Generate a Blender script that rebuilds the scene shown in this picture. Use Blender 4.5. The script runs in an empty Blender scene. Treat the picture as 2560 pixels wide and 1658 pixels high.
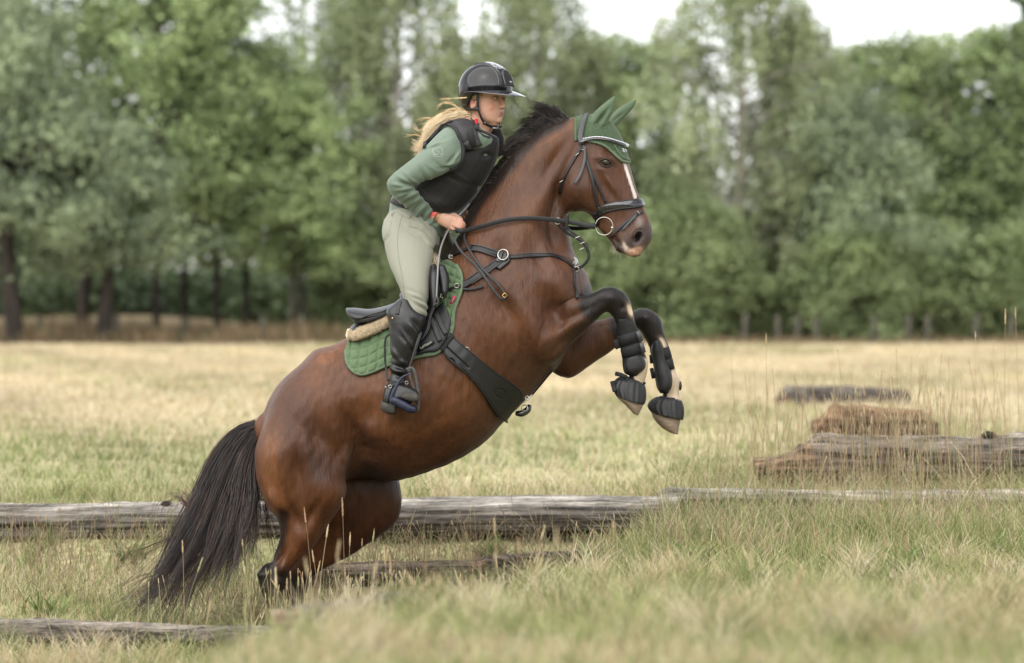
import bpy, bmesh, math, random
import numpy as np
from mathutils import Vector, Matrix
from mathutils.bvhtree import BVHTree
random.seed(7)
rng = np.random.default_rng(7)
R = math.radians
scene = bpy.context.scene
COL = scene.collection

# ------------------------------------------------------------------ camera, sky, sun, exposure
CAM_Y, CAM_Z, HOR = -14.0, 1.35, 727.0
FPX = 8462.2                                   # focal length in pixels of the 2560 px wide frame
cam = bpy.data.objects.new('camera', bpy.data.cameras.new('camera'))
COL.objects.link(cam)
cam.location = (0, CAM_Y, CAM_Z)
cam.rotation_euler = (R(90), 0, 0)
cam.data.sensor_width = 36
cam.data.lens = 36 * FPX / 2560
cam.data.shift_y = -(829 - HOR) / 2560
cam.data.clip_start = 0.5
cam.data.clip_end = 2000
cam.data.dof.use_dof = True
cam.data.dof.focus_distance = 13.85
cam.data.dof.aperture_fstop = 2.5
scene.camera = cam

SUN_EL, SUN_AZ = R(50), R(208)                 # azimuth clockwise from +Y
w = bpy.data.worlds.new('World'); scene.world = w
w.use_nodes = True
nt = w.node_tree; nt.nodes.clear()
sky = nt.nodes.new('ShaderNodeTexSky'); sky.sky_type = 'NISHITA'; sky.sun_disc = False
sky.sun_elevation = SUN_EL; sky.sun_rotation = SUN_AZ
sky.dust_density = 1.0; sky.air_density = 1.0
hs = nt.nodes.new('ShaderNodeHueSaturation'); hs.inputs['Saturation'].default_value = 0.15
hs.inputs['Value'].default_value = 1.15
cn = nt.nodes.new('ShaderNodeTexNoise'); cn.inputs['Scale'].default_value = 3.0; cn.inputs['Detail'].default_value = 7
cr = nt.nodes.new('ShaderNodeMapRange'); cr.inputs['From Min'].default_value = 0.35; cr.inputs['From Max'].default_value = 0.65
cr.inputs['To Min'].default_value = 0.95; cr.inputs['To Max'].default_value = 1.35
vm = nt.nodes.new('ShaderNodeVectorMath'); vm.operation = 'SCALE'
bg = nt.nodes.new('ShaderNodeBackground'); bg.inputs['Strength'].default_value = 0.125
wo = nt.nodes.new('ShaderNodeOutputWorld')
tc = nt.nodes.new('ShaderNodeTexCoord')
nt.links.new(tc.outputs['Generated'], cn.inputs['Vector'])
nt.links.new(cn.outputs['Fac'], cr.inputs['Value'])
nt.links.new(sky.outputs[0], hs.inputs['Color'])
nt.links.new(hs.outputs[0], vm.inputs[0]); nt.links.new(cr.outputs[0], vm.inputs['Scale'])
nt.links.new(vm.outputs[0], bg.inputs['Color']); nt.links.new(bg.outputs[0], wo.inputs['Surface'])

sun = bpy.data.objects.new('sun', bpy.data.lights.new('sun', 'SUN'))
COL.objects.link(sun)
sun.data.energy = 2.8; sun.data.angle = R(120); sun.data.color = (1.0, 0.955, 0.88)
sd = Vector((math.sin(SUN_AZ) * math.cos(SUN_EL), math.cos(SUN_AZ) * math.cos(SUN_EL), math.sin(SUN_EL)))
sun.rotation_euler = sd.to_track_quat('Z', 'Y').to_euler()
sun.location = (0, 0, 20)

scene.view_settings.view_transform = 'Standard'
scene.view_settings.look = 'None'
scene.view_settings.exposure = 1.0
scene.view_settings.gamma = 1.0

# ------------------------------------------------------------------ helpers
def P(px, py, Y=0.0):
    d = Y - CAM_Y
    return np.array(((px - 1280) / FPX * d, Y, CAM_Z - (py - HOR) / FPX * d))

def to_px(v):
    v = np.asarray(v); d = v[..., 1] - CAM_Y
    return v[..., 0] * FPX / d + 1280, HOR + (CAM_Z - v[..., 2]) * FPX / d

# read-off frames (origin and scale of each close look at the place)
def c1(x, y): return (900 + .3245 * x, 100 + .3245 * y)
def c2(x, y): return (1150 + .3245 * x, 200 + .3245 * y)
def c3(x, y): return (800 + .3765 * x, 500 + .3765 * y)
def c4(x, y): return (1200 + .3375 * x, 600 + .3375 * y)
def c5(x, y): return (300 + .4543 * x, 900 + .4543 * y)
def c6(x, y): return (600 + .3893 * x, 800 + .3893 * y)
def z1(x, y): return (1060 + .16225 * x, 130 + .16225 * y)
def z5(x, y): return (1500 + .25946 * x, 700 + .25946 * y)
def z8(x, y): return (1040 + .14278 * x, 480 + .14278 * y)
def z4(x, y): return (1480 + .23364 * x, 320 + .23364 * y)
def fr(f, pts): return [tuple(f(p[0], p[1])) + tuple(p[2:]) for p in pts]
def frs(f, sts): return [tuple(f(s[0], s[1])) + tuple(f(s[2], s[3])) + tuple(s[4:]) for s in sts]

def tag(o, label=None, cat=None, group=None, kind=None):
    if label: o['label'] = label
    if cat: o['category'] = cat
    if group: o['group'] = group
    if kind: o['kind'] = kind
    return o

def empty(name, loc=(0, 0, 0)):
    o = bpy.data.objects.new(name, None); COL.objects.link(o)
    o.location = loc; o.empty_display_size = .1
    return o

def crom(a, sub):
    """Catmull-Rom through the rows of a"""
    a = np.asarray(a, float); n = len(a)
    if n < 3: 
        t = np.linspace(0, 1, sub * (n - 1) + 1)[:, None]
        return a[0] * (1 - t) + a[-1] * t
    e = np.vstack([2 * a[0] - a[1], a, 2 * a[-1] - a[-2]])
    out = []
    for i in range(n - 1):
        p0, p1, p2, p3 = e[i], e[i + 1], e[i + 2], e[i + 3]
        for k in range(sub):
            t = k / sub
            out.append(.5 * (2 * p1 + (p2 - p0) * t + (2 * p0 - 5 * p1 + 4 * p2 - p3) * t * t + (3 * p1 - p0 - 3 * p2 + p3) * t ** 3))
    out.append(a[-1])
    return np.array(out)

def resample(a, n):
    a = np.asarray(a, float)
    d = np.r_[0, np.cumsum(np.linalg.norm(np.diff(a, axis=0), axis=1))]
    t = np.linspace(0, d[-1], n)
    return np.stack([np.interp(t, d, a[:, k]) for k in range(a.shape[1])], 1)

class MB:
    """collects shapes into one mesh"""
    def __init__(s): s.v = []; s.f = []; s.n = 0; s.c = []
    def add(s, v, f, c=None):
        v = np.asarray(v, float)
        s.v.append(v); s.f += [tuple(i + s.n for i in q) for q in f]; s.n += len(v)
        s.c.append(np.tile(np.array(c if c is not None else (1, 1, 1, 1), float), (len(v), 1)) if c is None or np.ndim(c) == 1 else np.asarray(c))
        return s
    def build(s, name, mat=None, parent=None, smooth=True, col=False):
        if name in ('ring', 'buckle', 'strap_tab', 'strap_end') and len(s.v) > 1:     # loose pieces are parts of their own
            k = 0; o = None
            for v in s.v:
                f = [tuple(i - k for i in q) for q in s.f if k <= q[0] < k + len(v)]; o = mesh_obj(name, v, f, mat, parent, smooth); k += len(v)
            return o
        v = np.vstack(s.v)
        return mesh_obj(name, v, s.f, mat, parent, smooth, np.vstack(s.c) if col else None)

def mesh_obj(name, v, f, mat=None, parent=None, smooth=True, col=None):
    me = bpy.data.meshes.new(name)
    v = np.asarray(v, float)
    org = np.zeros(3)
    if parent is not None:
        pw = np.array(world_loc(parent))
    else:
        pw = np.zeros(3)
    me.from_pydata((v - pw).tolist() if len(v) < 200000 else (v - pw).tolist(), [], [tuple(int(i) for i in q) for q in f])
    if smooth: me.polygons.foreach_set('use_smooth', np.ones(len(me.polygons), bool))
    if col is not None:
        ca = me.color_attributes.new('Col', 'FLOAT_COLOR', 'POINT')
        ca.data.foreach_set('color', np.asarray(col, np.float32).ravel())
    if mat: me.materials.append(mat)
    me.update()
    o = bpy.data.objects.new(name, me); COL.objects.link(o)
    if parent is not None: o.parent = parent
    return o

def world_loc(o):
    l = Vector(o.location)
    while o.parent: o = o.parent; l = l + Vector(o.location)
    return l

def loft_px(st, n=24, sub=4, p=2.0, cap=0.5):
    """stations (ax, ay, bx, by, halfwidth, Y[, yaw]) read off as pixel edges -> closed tube"""
    rows = []
    for s in st:
        A = P(s[0], s[1], s[5]); B = P(s[2], s[3], s[5])
        rows.append(np.r_[A, B, s[4], s[6] if len(s) > 6 else 0.0])
    rows = crom(rows, sub)
    rings = []
    for r in rows:
        A, B, wd, yaw = r[:3], r[3:6], r[6], r[7]
        rings.append(((A + B) / 2, (A - B) / 2, np.array((-math.sin(yaw) * wd, -math.cos(yaw) * wd, 0))))
    return tube_rings(rings, n, p, cap)

def tube_rings(rings, n=24, p=2.0, cap=.5):
    th = np.linspace(0, 2 * np.pi, n, endpoint=False)
    ct, s_ = np.cos(th), np.sin(th)
    ct = np.sign(ct) * np.abs(ct) ** (2 / p); s_ = np.sign(s_) * np.abs(s_) ** (2 / p)
    rr = list(rings)
    def ends(r0, r1):
        c, u, v = r0
        ax = np.cross(u, v); ax /= np.linalg.norm(ax) + 1e-9
        if np.dot(ax, c - r1[0]) < 0: ax = -ax
        h = min(np.linalg.norm(u), np.linalg.norm(v)) * cap
        return [(c + ax * h * math.sin(a), u * math.cos(a), v * math.cos(a)) for a in (.5, .95, 1.3)] + [c + ax * h]
    e0 = ends(rr[0], rr[1]); e1 = ends(rr[-1], rr[-2])
    rr = e0[2::-1] + rr + e1[:3]
    V = np.array([c + np.outer(ct, u) + np.outer(s_, v) for c, u, v in rr]).reshape(-1, 3)
    m = len(rr)
    F = []
    for i in range(m - 1):
        for j in range(n):
            k = (j + 1) % n
            F.append((i * n + j, i * n + k, (i + 1) * n + k, (i + 1) * n + j))
    V = np.vstack([V, e0[3], e1[3]])
    a, b = m * n, m * n + 1
    for j in range(n):
        k = (j + 1) % n
        F.append((a, k, j)); F.append((b, (m - 1) * n + j, (m - 1) * n + k))
    return V, F

def tube(pts, rad, n=8, flat=1.0, up=None, cap=.6, p=2.0, sub=1):
    """round or flat bar along world points; rad scalar or list; flat = thickness / width"""
    pts = np.asarray(pts, float)
    rad = np.full(len(pts), rad, float) if np.ndim(rad) == 0 else np.asarray(rad, float)
    if sub > 1:
        r_ = crom(np.c_[pts, rad], sub); pts, rad = r_[:, :3], r_[:, 3]
    T = np.gradient(pts, axis=0); T /= np.linalg.norm(T, axis=1)[:, None] + 1e-9
    rings = []
    u = None
    for i in range(len(pts)):
        ref = np.array(up if up is not None and np.ndim(up) == 1 else (up[i] if up is not None else (0, 1, 0.03)))
        if up is None and u is not None: ref = u
        uu = ref - T[i] * np.dot(ref, T[i]); uu /= np.linalg.norm(uu) + 1e-9
        v = np.cross(T[i], uu)
        if up is None: u = uu
        rings.append((pts[i], uu * rad[i] * flat, v * rad[i]))
    return tube_rings(rings, n, p, cap)

def ellipsoid(c, r, n=16, m=10, rot=None):
    V = []; F = []
    for i in range(1, m):
        a = math.pi * i / m
        for j in range(n):
            b = 2 * math.pi * j / n
            V.append((math.sin(a) * math.cos(b), math.sin(a) * math.sin(b), math.cos(a)))
    V += [(0, 0, 1), (0, 0, -1)]
    for i in range(m - 2):
        for j in range(n):
            k = (j + 1) % n
            F.append((i * n + j, (i + 1) * n + j, (i + 1) * n + k, i * n + k))
    t, b = (m - 1) * n, (m - 1) * n + 1
    for j in range(n):
        k = (j + 1) % n
        F.append((t, j, k)); F.append((b, (m - 2) * n + k, (m - 2) * n + j))
    V = np.array(V) * np.array(r)
    if rot is not None: V = V @ np.array(rot).T
    return V + np.array(c), F

def torus(c, Rr, r, u, v, n=28, m=8, a0=0, a1=2 * math.pi):
    """ring in the plane of unit vectors u and v"""
    u, v = np.array(u, float), np.array(v, float); wv = np.cross(u, v)
    V = []; F = []
    full = abs(a1 - a0 - 2 * math.pi) < 1e-6
    for i in range(n):
        a = a0 + (a1 - a0) * i / (n if full else n - 1)
        d = u * math.cos(a) + v * math.sin(a)
        for j in range(m):
            b = 2 * math.pi * j / m
            V.append(np.array(c) + d * (Rr + r * math.cos(b)) + wv * r * math.sin(b))
    for i in range(n if full else n - 1):
        for j in range(m):
            F.append((i * m + j, ((i + 1) % n) * m + j, ((i + 1) % n) * m + (j + 1) % m, i * m + (j + 1) % m))
    return np.array(V), F

def remesh(parts, voxel):
    """union of closed shells as one skin -> verts, faces"""
    me = bpy.data.meshes.new('tmp')
    v = np.vstack([p[0] for p in parts]); f = []; n = 0
    for p in parts:
        f += [tuple(int(i) + n for i in q) for q in p[1]]; n += len(p[0])
    me.from_pydata(v.tolist(), [], f)
    bm = bmesh.new(); bm.from_mesh(me); bmesh.ops.recalc_face_normals(bm, faces=bm.faces); bm.to_mesh(me); bm.free()
    o = bpy.data.objects.new('tmp', me); COL.objects.link(o)
    m = o.modifiers.new('r', 'REMESH'); m.mode = 'VOXEL'; m.voxel_size = voxel
    dg = bpy.context.evaluated_depsgraph_get()
    ev = o.evaluated_get(dg); m2 = bpy.data.meshes.new_from_object(ev)
    V = np.empty(len(m2.vertices) * 3); m2.vertices.foreach_get('co', V); V = V.reshape(-1, 3)
    F = np.array([tuple(p.vertices) for p in m2.polygons if len(p.vertices) == 4])
    bpy.data.objects.remove(o); bpy.data.meshes.remove(me); bpy.data.meshes.remove(m2)
    return V, F

def edges_of(F):
    E = np.vstack([F[:, [0, 1]], F[:, [1, 2]], F[:, [2, 3]], F[:, [3, 0]]]); E.sort(axis=1)
    return np.unique(E, axis=0)

def smooth_mesh(V, F, it=8, lam=.5, mu=-.52, mask=None):
    E = edges_of(F); n = len(V)
    deg = np.bincount(E.ravel(), minlength=n).astype(float)[:, None]
    for k in range(it * (2 if mu else 1)):
        l = lam if (k % 2 == 0 or not mu) else mu
        S = np.zeros_like(V)
        for c in range(3):
            S[:, c] = np.bincount(E[:, 0], V[E[:, 1], c], n) + np.bincount(E[:, 1], V[E[:, 0], c], n)
        D = (S / deg - V) * l
        if mask is not None: D *= mask[:, None]
        V = V + D
    return V

def normals_of(V, F):
    fn = np.cross(V[F[:, 2]] - V[F[:, 0]], V[F[:, 3]] - V[F[:, 1]])
    N = np.zeros_like(V)
    for k in range(4):
        for c in range(3): N[:, c] += np.bincount(F[:, k], fn[:, c], len(V))
    return N / (np.linalg.norm(N, axis=1)[:, None] + 1e-12)

def brush(V, N, px, py, r, amt, side=-1, el=1.0, ang=0.0, Y=0.0):
    """push the skin out (or in) round an image point; el/ang stretch the brush; r in px"""
    X, Z = to_px(V)
    dx, dy = X - px, Z - py
    a = R(ang); u = dx * math.cos(a) + dy * math.sin(a); v = -dx * math.sin(a) + dy * math.cos(a)
    wgt = np.exp(-((u / (r * el)) ** 2 + (v / r) ** 2))
    if side: wgt = wgt * (np.sign(V[:, 1] - Y) == side)
    fade = np.clip(np.abs(V[:, 1] - Y) / .04, 0, 1) if side == 0 else np.clip(np.abs(V[:, 1] - Y) / .03, 0, 1)
    return V + N * (wgt * fade * amt)[:, None]

class Surf:
    """a surface other things are laid on"""
    def __init__(s, V, F):
        s.bvh = BVHTree.FromPolygons([tuple(v) for v in V], [tuple(int(i) for i in f) for f in F])
    def hit(s, px, py, off=0.0, far=False):
        o = Vector((0, CAM_Y, CAM_Z)); d = (Vector(P(px, py, 0)) - o).normalized()
        h = s.bvh.ray_cast(o, d)
        if h[0] is None:
            h = s.bvh.find_nearest(Vector(P(px, py, -.12)))
            if h[0] is None: return P(px, py, 0), np.array((0, -1, 0.))
            n = np.array(h[1]); 
            return np.array(h[0]) + n * off, n
        n = np.array(h[1]); n = n if n[1] < 0 or far else -n
        p = np.array(h[0])
        if far:
            h2 = s.bvh.ray_cast(Vector((p[0], 5, p[2])), Vector((0, -1, 0)))
            if h2[0] is not None: p, n = np.array(h2[0]), np.array(h2[1])
        return p + n * off, n

def lay(surf, pts, off, step=7, smooth=3, far=False, ysm=6):
    """image polyline -> world path on the surface with normals"""
    a = crom(np.array([p[:2] for p in pts], float), 8)
    L = np.linalg.norm(np.diff(a, axis=0), axis=1).sum()
    a = resample(a, max(5, int(L / step)))
    H = [surf.hit(x, y, off, far) for x, y in a]
    p = np.array([h[0] for h in H]); n = np.array([h[1] for h in H])
    for _ in range(smooth):
        n[1:-1] = (n[:-2] + n[1:-1] * 2 + n[2:]) / 4
        p[1:-1] = (p[:-2] + p[1:-1] * 2 + p[2:]) / 4
    n /= np.linalg.norm(n, axis=1)[:, None] + 1e-9
    return p, n

def strap(surf, pts, width, thick=.004, off=.004, far=False, **k):
    p, n = lay(surf, pts, off, far=far, **k)
    return tube(p, width / 2, n=12, flat=thick / width, up=n, cap=.2, p=3.2)

def strap3(pts, width, thick=.004, up=(0, -1, 0), sub=6):
    q = np.array([P(*p) for p in pts])
    q = crom(q, sub)
    return tube(q, width / 2, n=12, flat=thick / width, up=up, cap=.2, p=3.2)

def patch(surf, ca, cb, nu, nv, off, thick, disp=None, far=False, sm=2, bulge=0.004):
    """sheet between two image curves laid on a surface, closed with a back and rounded rim"""
    A = resample(crom(np.array(ca, float)[:, :2], 8), nu); B = resample(crom(np.array(cb, float)[:, :2], 8), nu)
    G = np.zeros((nu, nv, 3)); Nn = np.zeros((nu, nv, 3))
    for i in range(nu):
        for j in range(nv):
            t = j / (nv - 1); q = A[i] * (1 - t) + B[i] * t
            h = surf.hit(q[0], q[1], off, far); G[i, j], Nn[i, j] = h
    for _ in range(sm):
        for Q in (G, Nn):
            Q[1:-1] = (Q[:-2] + Q[1:-1] * 2 + Q[2:]) / 4; Q[:, 1:-1] = (Q[:, :-2] + Q[:, 1:-1] * 2 + Q[:, 2:]) / 4
    Nn /= np.linalg.norm(Nn, axis=2)[..., None] + 1e-9
    uu, vv = np.meshgrid(np.linspace(0, 1, nu), np.linspace(0, 1, nv), indexing='ij')
    h = np.full((nu, nv), thick)
    ed = np.minimum(np.minimum(np.arange(nu)[:, None], np.arange(nu)[::-1][:, None]) + 0 * vv, np.minimum(np.arange(nv)[None], np.arange(nv)[::-1][None]) + 0 * uu)
    h = h * np.clip(.45 + ed * .28, 0, 1)
    if disp is not None: h = h + disp(uu, vv)
    top = G + Nn * h[..., None]
    bot = G - Nn * .004
    V = np.vstack([top.reshape(-1, 3), bot.reshape(-1, 3)]); M = nu * nv
    F = []
    for i in range(nu - 1):
        for j in range(nv - 1):
            a, b, c, d = i * nv + j, (i + 1) * nv + j, (i + 1) * nv + j + 1, i * nv + j + 1
            F.append((a, b, c, d)); F.append((M + d, M + c, M + b, M + a))
    per = [(i, 0) for i in range(nu)] + [(nu - 1, j) for j in range(1, nv)] + [(i, nv - 1) for i in range(nu - 2, -1, -1)] + [(0, j) for j in range(nv - 2, 0, -1)]
    for k in range(len(per)):
        a = per[k][0] * nv + per[k][1]; b = per[(k + 1) % len(per)][0] * nv + per[(k + 1) % len(per)][1]
        F.append((b, a, M + a, M + b))
    return V, F

def strands(paths, r0, r1, sides=3, cols=None, jit=0):
    """many thin tapered hairs as one mesh; paths: (n, k, 3)"""
    Pn = np.asarray(paths, float); n, k, _ = Pn.shape
    T = np.gradient(Pn, axis=1); T /= np.linalg.norm(T, axis=2)[..., None] + 1e-9
    ref = np.array((.2, 1, .1)); U = np.cross(T, ref); U /= np.linalg.norm(U, axis=2)[..., None] + 1e-9
    W = np.cross(T, U)
    r0 = np.broadcast_to(np.asarray(r0, float), (n,)); r1 = np.broadcast_to(np.asarray(r1, float), (n,))
    t = np.linspace(0, 1, k)
    rad = r0[:, None] * (1 - t ** 2) + r1[:, None] * t ** 2
    V = np.zeros((n, k, sides, 3))
    for s in range(sides):
        a = 2 * math.pi * s / sides
        V[:, :, s] = Pn + (U * math.cos(a) + W * math.sin(a)) * rad[..., None]
    idx = np.arange(n * k * sides).reshape(n, k, sides)
    F = np.stack([idx[:, :-1], np.roll(idx, -1, 2)[:, :-1], np.roll(idx, -1, 2)[:, 1:], idx[:, 1:]], -1).reshape(-1, 4)
    C = None
    if cols is not None: C = np.repeat(np.asarray(cols), k * sides, axis=0)
    return V.reshape(-1, 3), F, C

def big_mesh(name, V, F, mat, parent=None, col=None, smooth=True):
    """fast path for large numpy meshes; F is (m, 3) or (m, 4)"""
    V = np.asarray(V, np.float32); F = np.asarray(F, np.int32)
    if parent is not None: V = V - np.array(world_loc(parent), np.float32)
    me = bpy.data.meshes.new(name)
    me.vertices.add(len(V)); me.vertices.foreach_set('co', V.ravel())
    me.loops.add(F.size); me.loops.foreach_set('vertex_index', F.ravel())
    me.polygons.add(len(F)); me.polygons.foreach_set('loop_start', np.arange(0, F.size, F.shape[1], dtype=np.int32))
    if smooth: me.polygons.foreach_set('use_smooth', np.ones(len(F), bool))
    if col is not None:
        ca = me.color_attributes.new('Col', 'FLOAT_COLOR', 'POINT')
        c4_ = np.ones((len(V), 4), np.float32); c4_[:, :3] = np.asarray(col)[:, :3]
        ca.data.foreach_set('color', c4_.ravel())
    me.materials.append(mat); me.update(); me.validate()
    o = bpy.data.objects.new(name, me); COL.objects.link(o)
    if parent is not None: o.parent = parent
    return o

# ------------------------------------------------------------------ materials
def mat(name, col=(.5, .5, .5), rough=.5, spec=.5, metal=0.0, attr=False, n1=None, n2=None, bump=None, coat=0, sheen=0, trans=0, bump2=None, sss=0):
    """n1/n2: (scale, amount, (sx,sy,sz)) brightness noises; bump: (scale, strength, distance, (sx,sy,sz))"""
    m = bpy.data.materials.new(name); m.use_nodes = True
    t = m.node_tree; b = t.nodes['Principled BSDF']
    b.inputs['Roughness'].default_value = rough
    b.inputs['Specular IOR Level'].default_value = spec
    b.inputs['Metallic'].default_value = metal
    b.inputs['Coat Weight'].default_value = coat; b.inputs['Coat Roughness'].default_value = .04
    b.inputs['Sheen Weight'].default_value = sheen; b.inputs['Sheen Roughness'].default_value = .4
    if sss:
        b.inputs['Subsurface Weight'].default_value = sss; b.inputs['Subsurface Radius'].default_value = (.012, .005, .003); b.inputs['Subsurface Scale'].default_value = 1.0
    src = None
    if attr:
        a = t.nodes.new('ShaderNodeVertexColor'); a.layer_name = 'Col'; src = a.outputs['Color']
    else:
        rgb = t.nodes.new('ShaderNodeRGB'); rgb.outputs[0].default_value = (*col, 1); src = rgb.outputs[0]
    tcn = t.nodes.new('ShaderNodeTexCoord')
    for nn in (n1, n2):
        if not nn: continue
        mp = t.nodes.new('ShaderNodeMapping'); mp.inputs['Scale'].default_value = nn[2] if len(nn) > 2 else (1, 1, 1)
        if len(nn) > 3: mp.inputs['Rotation'].default_value = nn[3]
        nz = t.nodes.new('ShaderNodeTexNoise'); nz.inputs['Scale'].default_value = nn[0]; nz.inputs['Detail'].default_value = 4
        mr = t.nodes.new('ShaderNodeMapRange'); mr.inputs['From Min'].default_value = .3; mr.inputs['From Max'].default_value = .7
        mr.inputs['To Min'].default_value = 1 - nn[1]; mr.inputs['To Max'].default_value = 1 + nn[1]
        vs = t.nodes.new('ShaderNodeVectorMath'); vs.operation = 'SCALE'
        t.links.new(tcn.outputs['Object'], mp.inputs['Vector']); t.links.new(mp.outputs[0], nz.inputs['Vector'])
        t.links.new(nz.outputs['Fac'], mr.inputs['Value']); t.links.new(src, vs.inputs[0]); t.links.new(mr.outputs[0], vs.inputs['Scale'])
        src = vs.outputs[0]
    t.links.new(src, b.inputs['Base Color'])
    if bump:
        mp = t.nodes.new('ShaderNodeMapping'); mp.inputs['Scale'].default_value = bump[3] if len(bump) > 3 else (1, 1, 1)
        if len(bump) > 4: mp.inputs['Rotation'].default_value = bump[4]
        nz = t.nodes.new('ShaderNodeTexNoise'); nz.inputs['Scale'].default_value = bump[0]; nz.inputs['Detail'].default_value = 5
        bp = t.nodes.new('ShaderNodeBump'); bp.inputs['Strength'].default_value = bump[1]; bp.inputs['Distance'].default_value = bump[2]
        t.links.new(tcn.outputs['Object'], mp.inputs['Vector']); t.links.new(mp.outputs[0], nz.inputs['Vector'])
        t.links.new(nz.outputs['Fac'], bp.inputs['Height']); t.links.new(bp.outputs[0], b.inputs['Normal'])
        if bump2:
            m2 = t.nodes.new('ShaderNodeMapping'); m2.inputs['Scale'].default_value = bump2[3]; m2.inputs['Rotation'].default_value = bump2[4]
            z2 = t.nodes.new('ShaderNodeTexNoise'); z2.inputs['Scale'].default_value = bump2[0]; z2.inputs['Detail'].default_value = 3; z2.inputs['Distortion'].default_value = .6
            b2 = t.nodes.new('ShaderNodeBump'); b2.inputs['Strength'].default_value = bump2[1]; b2.inputs['Distance'].default_value = bump2[2]
            t.links.new(tcn.outputs['Object'], m2.inputs['Vector']); t.links.new(m2.outputs[0], z2.inputs['Vector']); t.links.new(z2.outputs['Fac'], b2.inputs['Height']); t.links.new(b2.outputs[0], bp.inputs['Normal'])
    if trans:
        tr = t.nodes.new('ShaderNodeBsdfTranslucent'); mx = t.nodes.new('ShaderNodeMixShader'); mx.inputs[0].default_value = trans
        t.links.new(src, tr.inputs['Color']); t.links.new(b.outputs[0], mx.inputs[1]); t.links.new(tr.outputs[0], mx.inputs[2])
        t.links.new(mx.outputs[0], t.nodes['Material Output'].inputs['Surface'])
    return m

M = {}
HAIRROT = (0, R(35), 0)
M['coat'] = mat('bay coat', rough=.44, spec=.26, attr=True, sheen=.04, n1=(4.5, .22), n2=(46, .20, (1, 1, .2), HAIRROT), bump=(120, .8, .004, (1, 1, .14), HAIRROT), bump2=(15, .24, .022, (1, 1, .55), (0, R(-30), 0)))
M['hoof'] = mat('hoof horn', (.19, .14, .10), .55, .4, n1=(40, .3, (1, 1, 4)), bump=(60, .4, .002, (1, 1, .2)))
M['blackhair'] = mat('black horse hair', (.018, .013, .012), .42, .5, attr=True, n1=(8, .3))
M['eye'] = mat('dark eye', (.008, .005, .004), .05, .6, coat=1)
M['leather'] = mat('black leather', (.009, .009, .0105), .34, .42, n1=(14, .25), bump=(220, .15, .001))
M['strap'] = mat('black strap leather', (.0095, .0095, .0105), .42, .35, n1=(30, .3), bump=(200, .2, .001))
M['greyleather'] = mat('grey worn leather', (.040, .040, .045), .45, .4, n1=(30, .25))
M['gloss'] = mat('black patent', (.006, .006, .008), .12, .6, coat=.8)
M['boot'] = mat('black boot leather', (.0075, .0075, .009), .33, .45, n1=(9, .2), bump=(6, .5, .012, (1, 1, 1)))
M['sole'] = mat('dusty rubber sole', (.045, .042, .038), .8, .2, n1=(30, .4))
M['neoprene'] = mat('black neoprene', (.012, .012, .013), .72, .25, n1=(40, .35), bump=(90, .3, .002))
M['rubber'] = mat('black rubber', (.013, .013, .014), .5, .35, n1=(30, .5), bump=(60, .3, .002))
M['metal'] = mat('silver metal', (.40, .385, .35), .32, .5, metal=1)
M['pad'] = mat('green quilted cotton', (.078, .120, .060), .78, .25, sheen=.2, n1=(90, .1), bump=(300, .2, .001))
M['padedge'] = mat('green pad binding', (.092, .128, .078), .7, .25, n1=(80, .12))
M['bonnet'] = mat('green crochet', (.056, .086, .047), .85, .2, sheen=.25, n1=(160, .35), bump=(230, .9, .003))
M['earcloth'] = mat('green smooth ear cloth', (.060, .094, .050), .6, .3, sheen=.2, n1=(14, .15))
M['fleece'] = mat('cream sheepskin', (.58, .46, .30), .95, .1, sheen=.4, n1=(110, .35), bump=(160, 1.0, .006))
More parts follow.
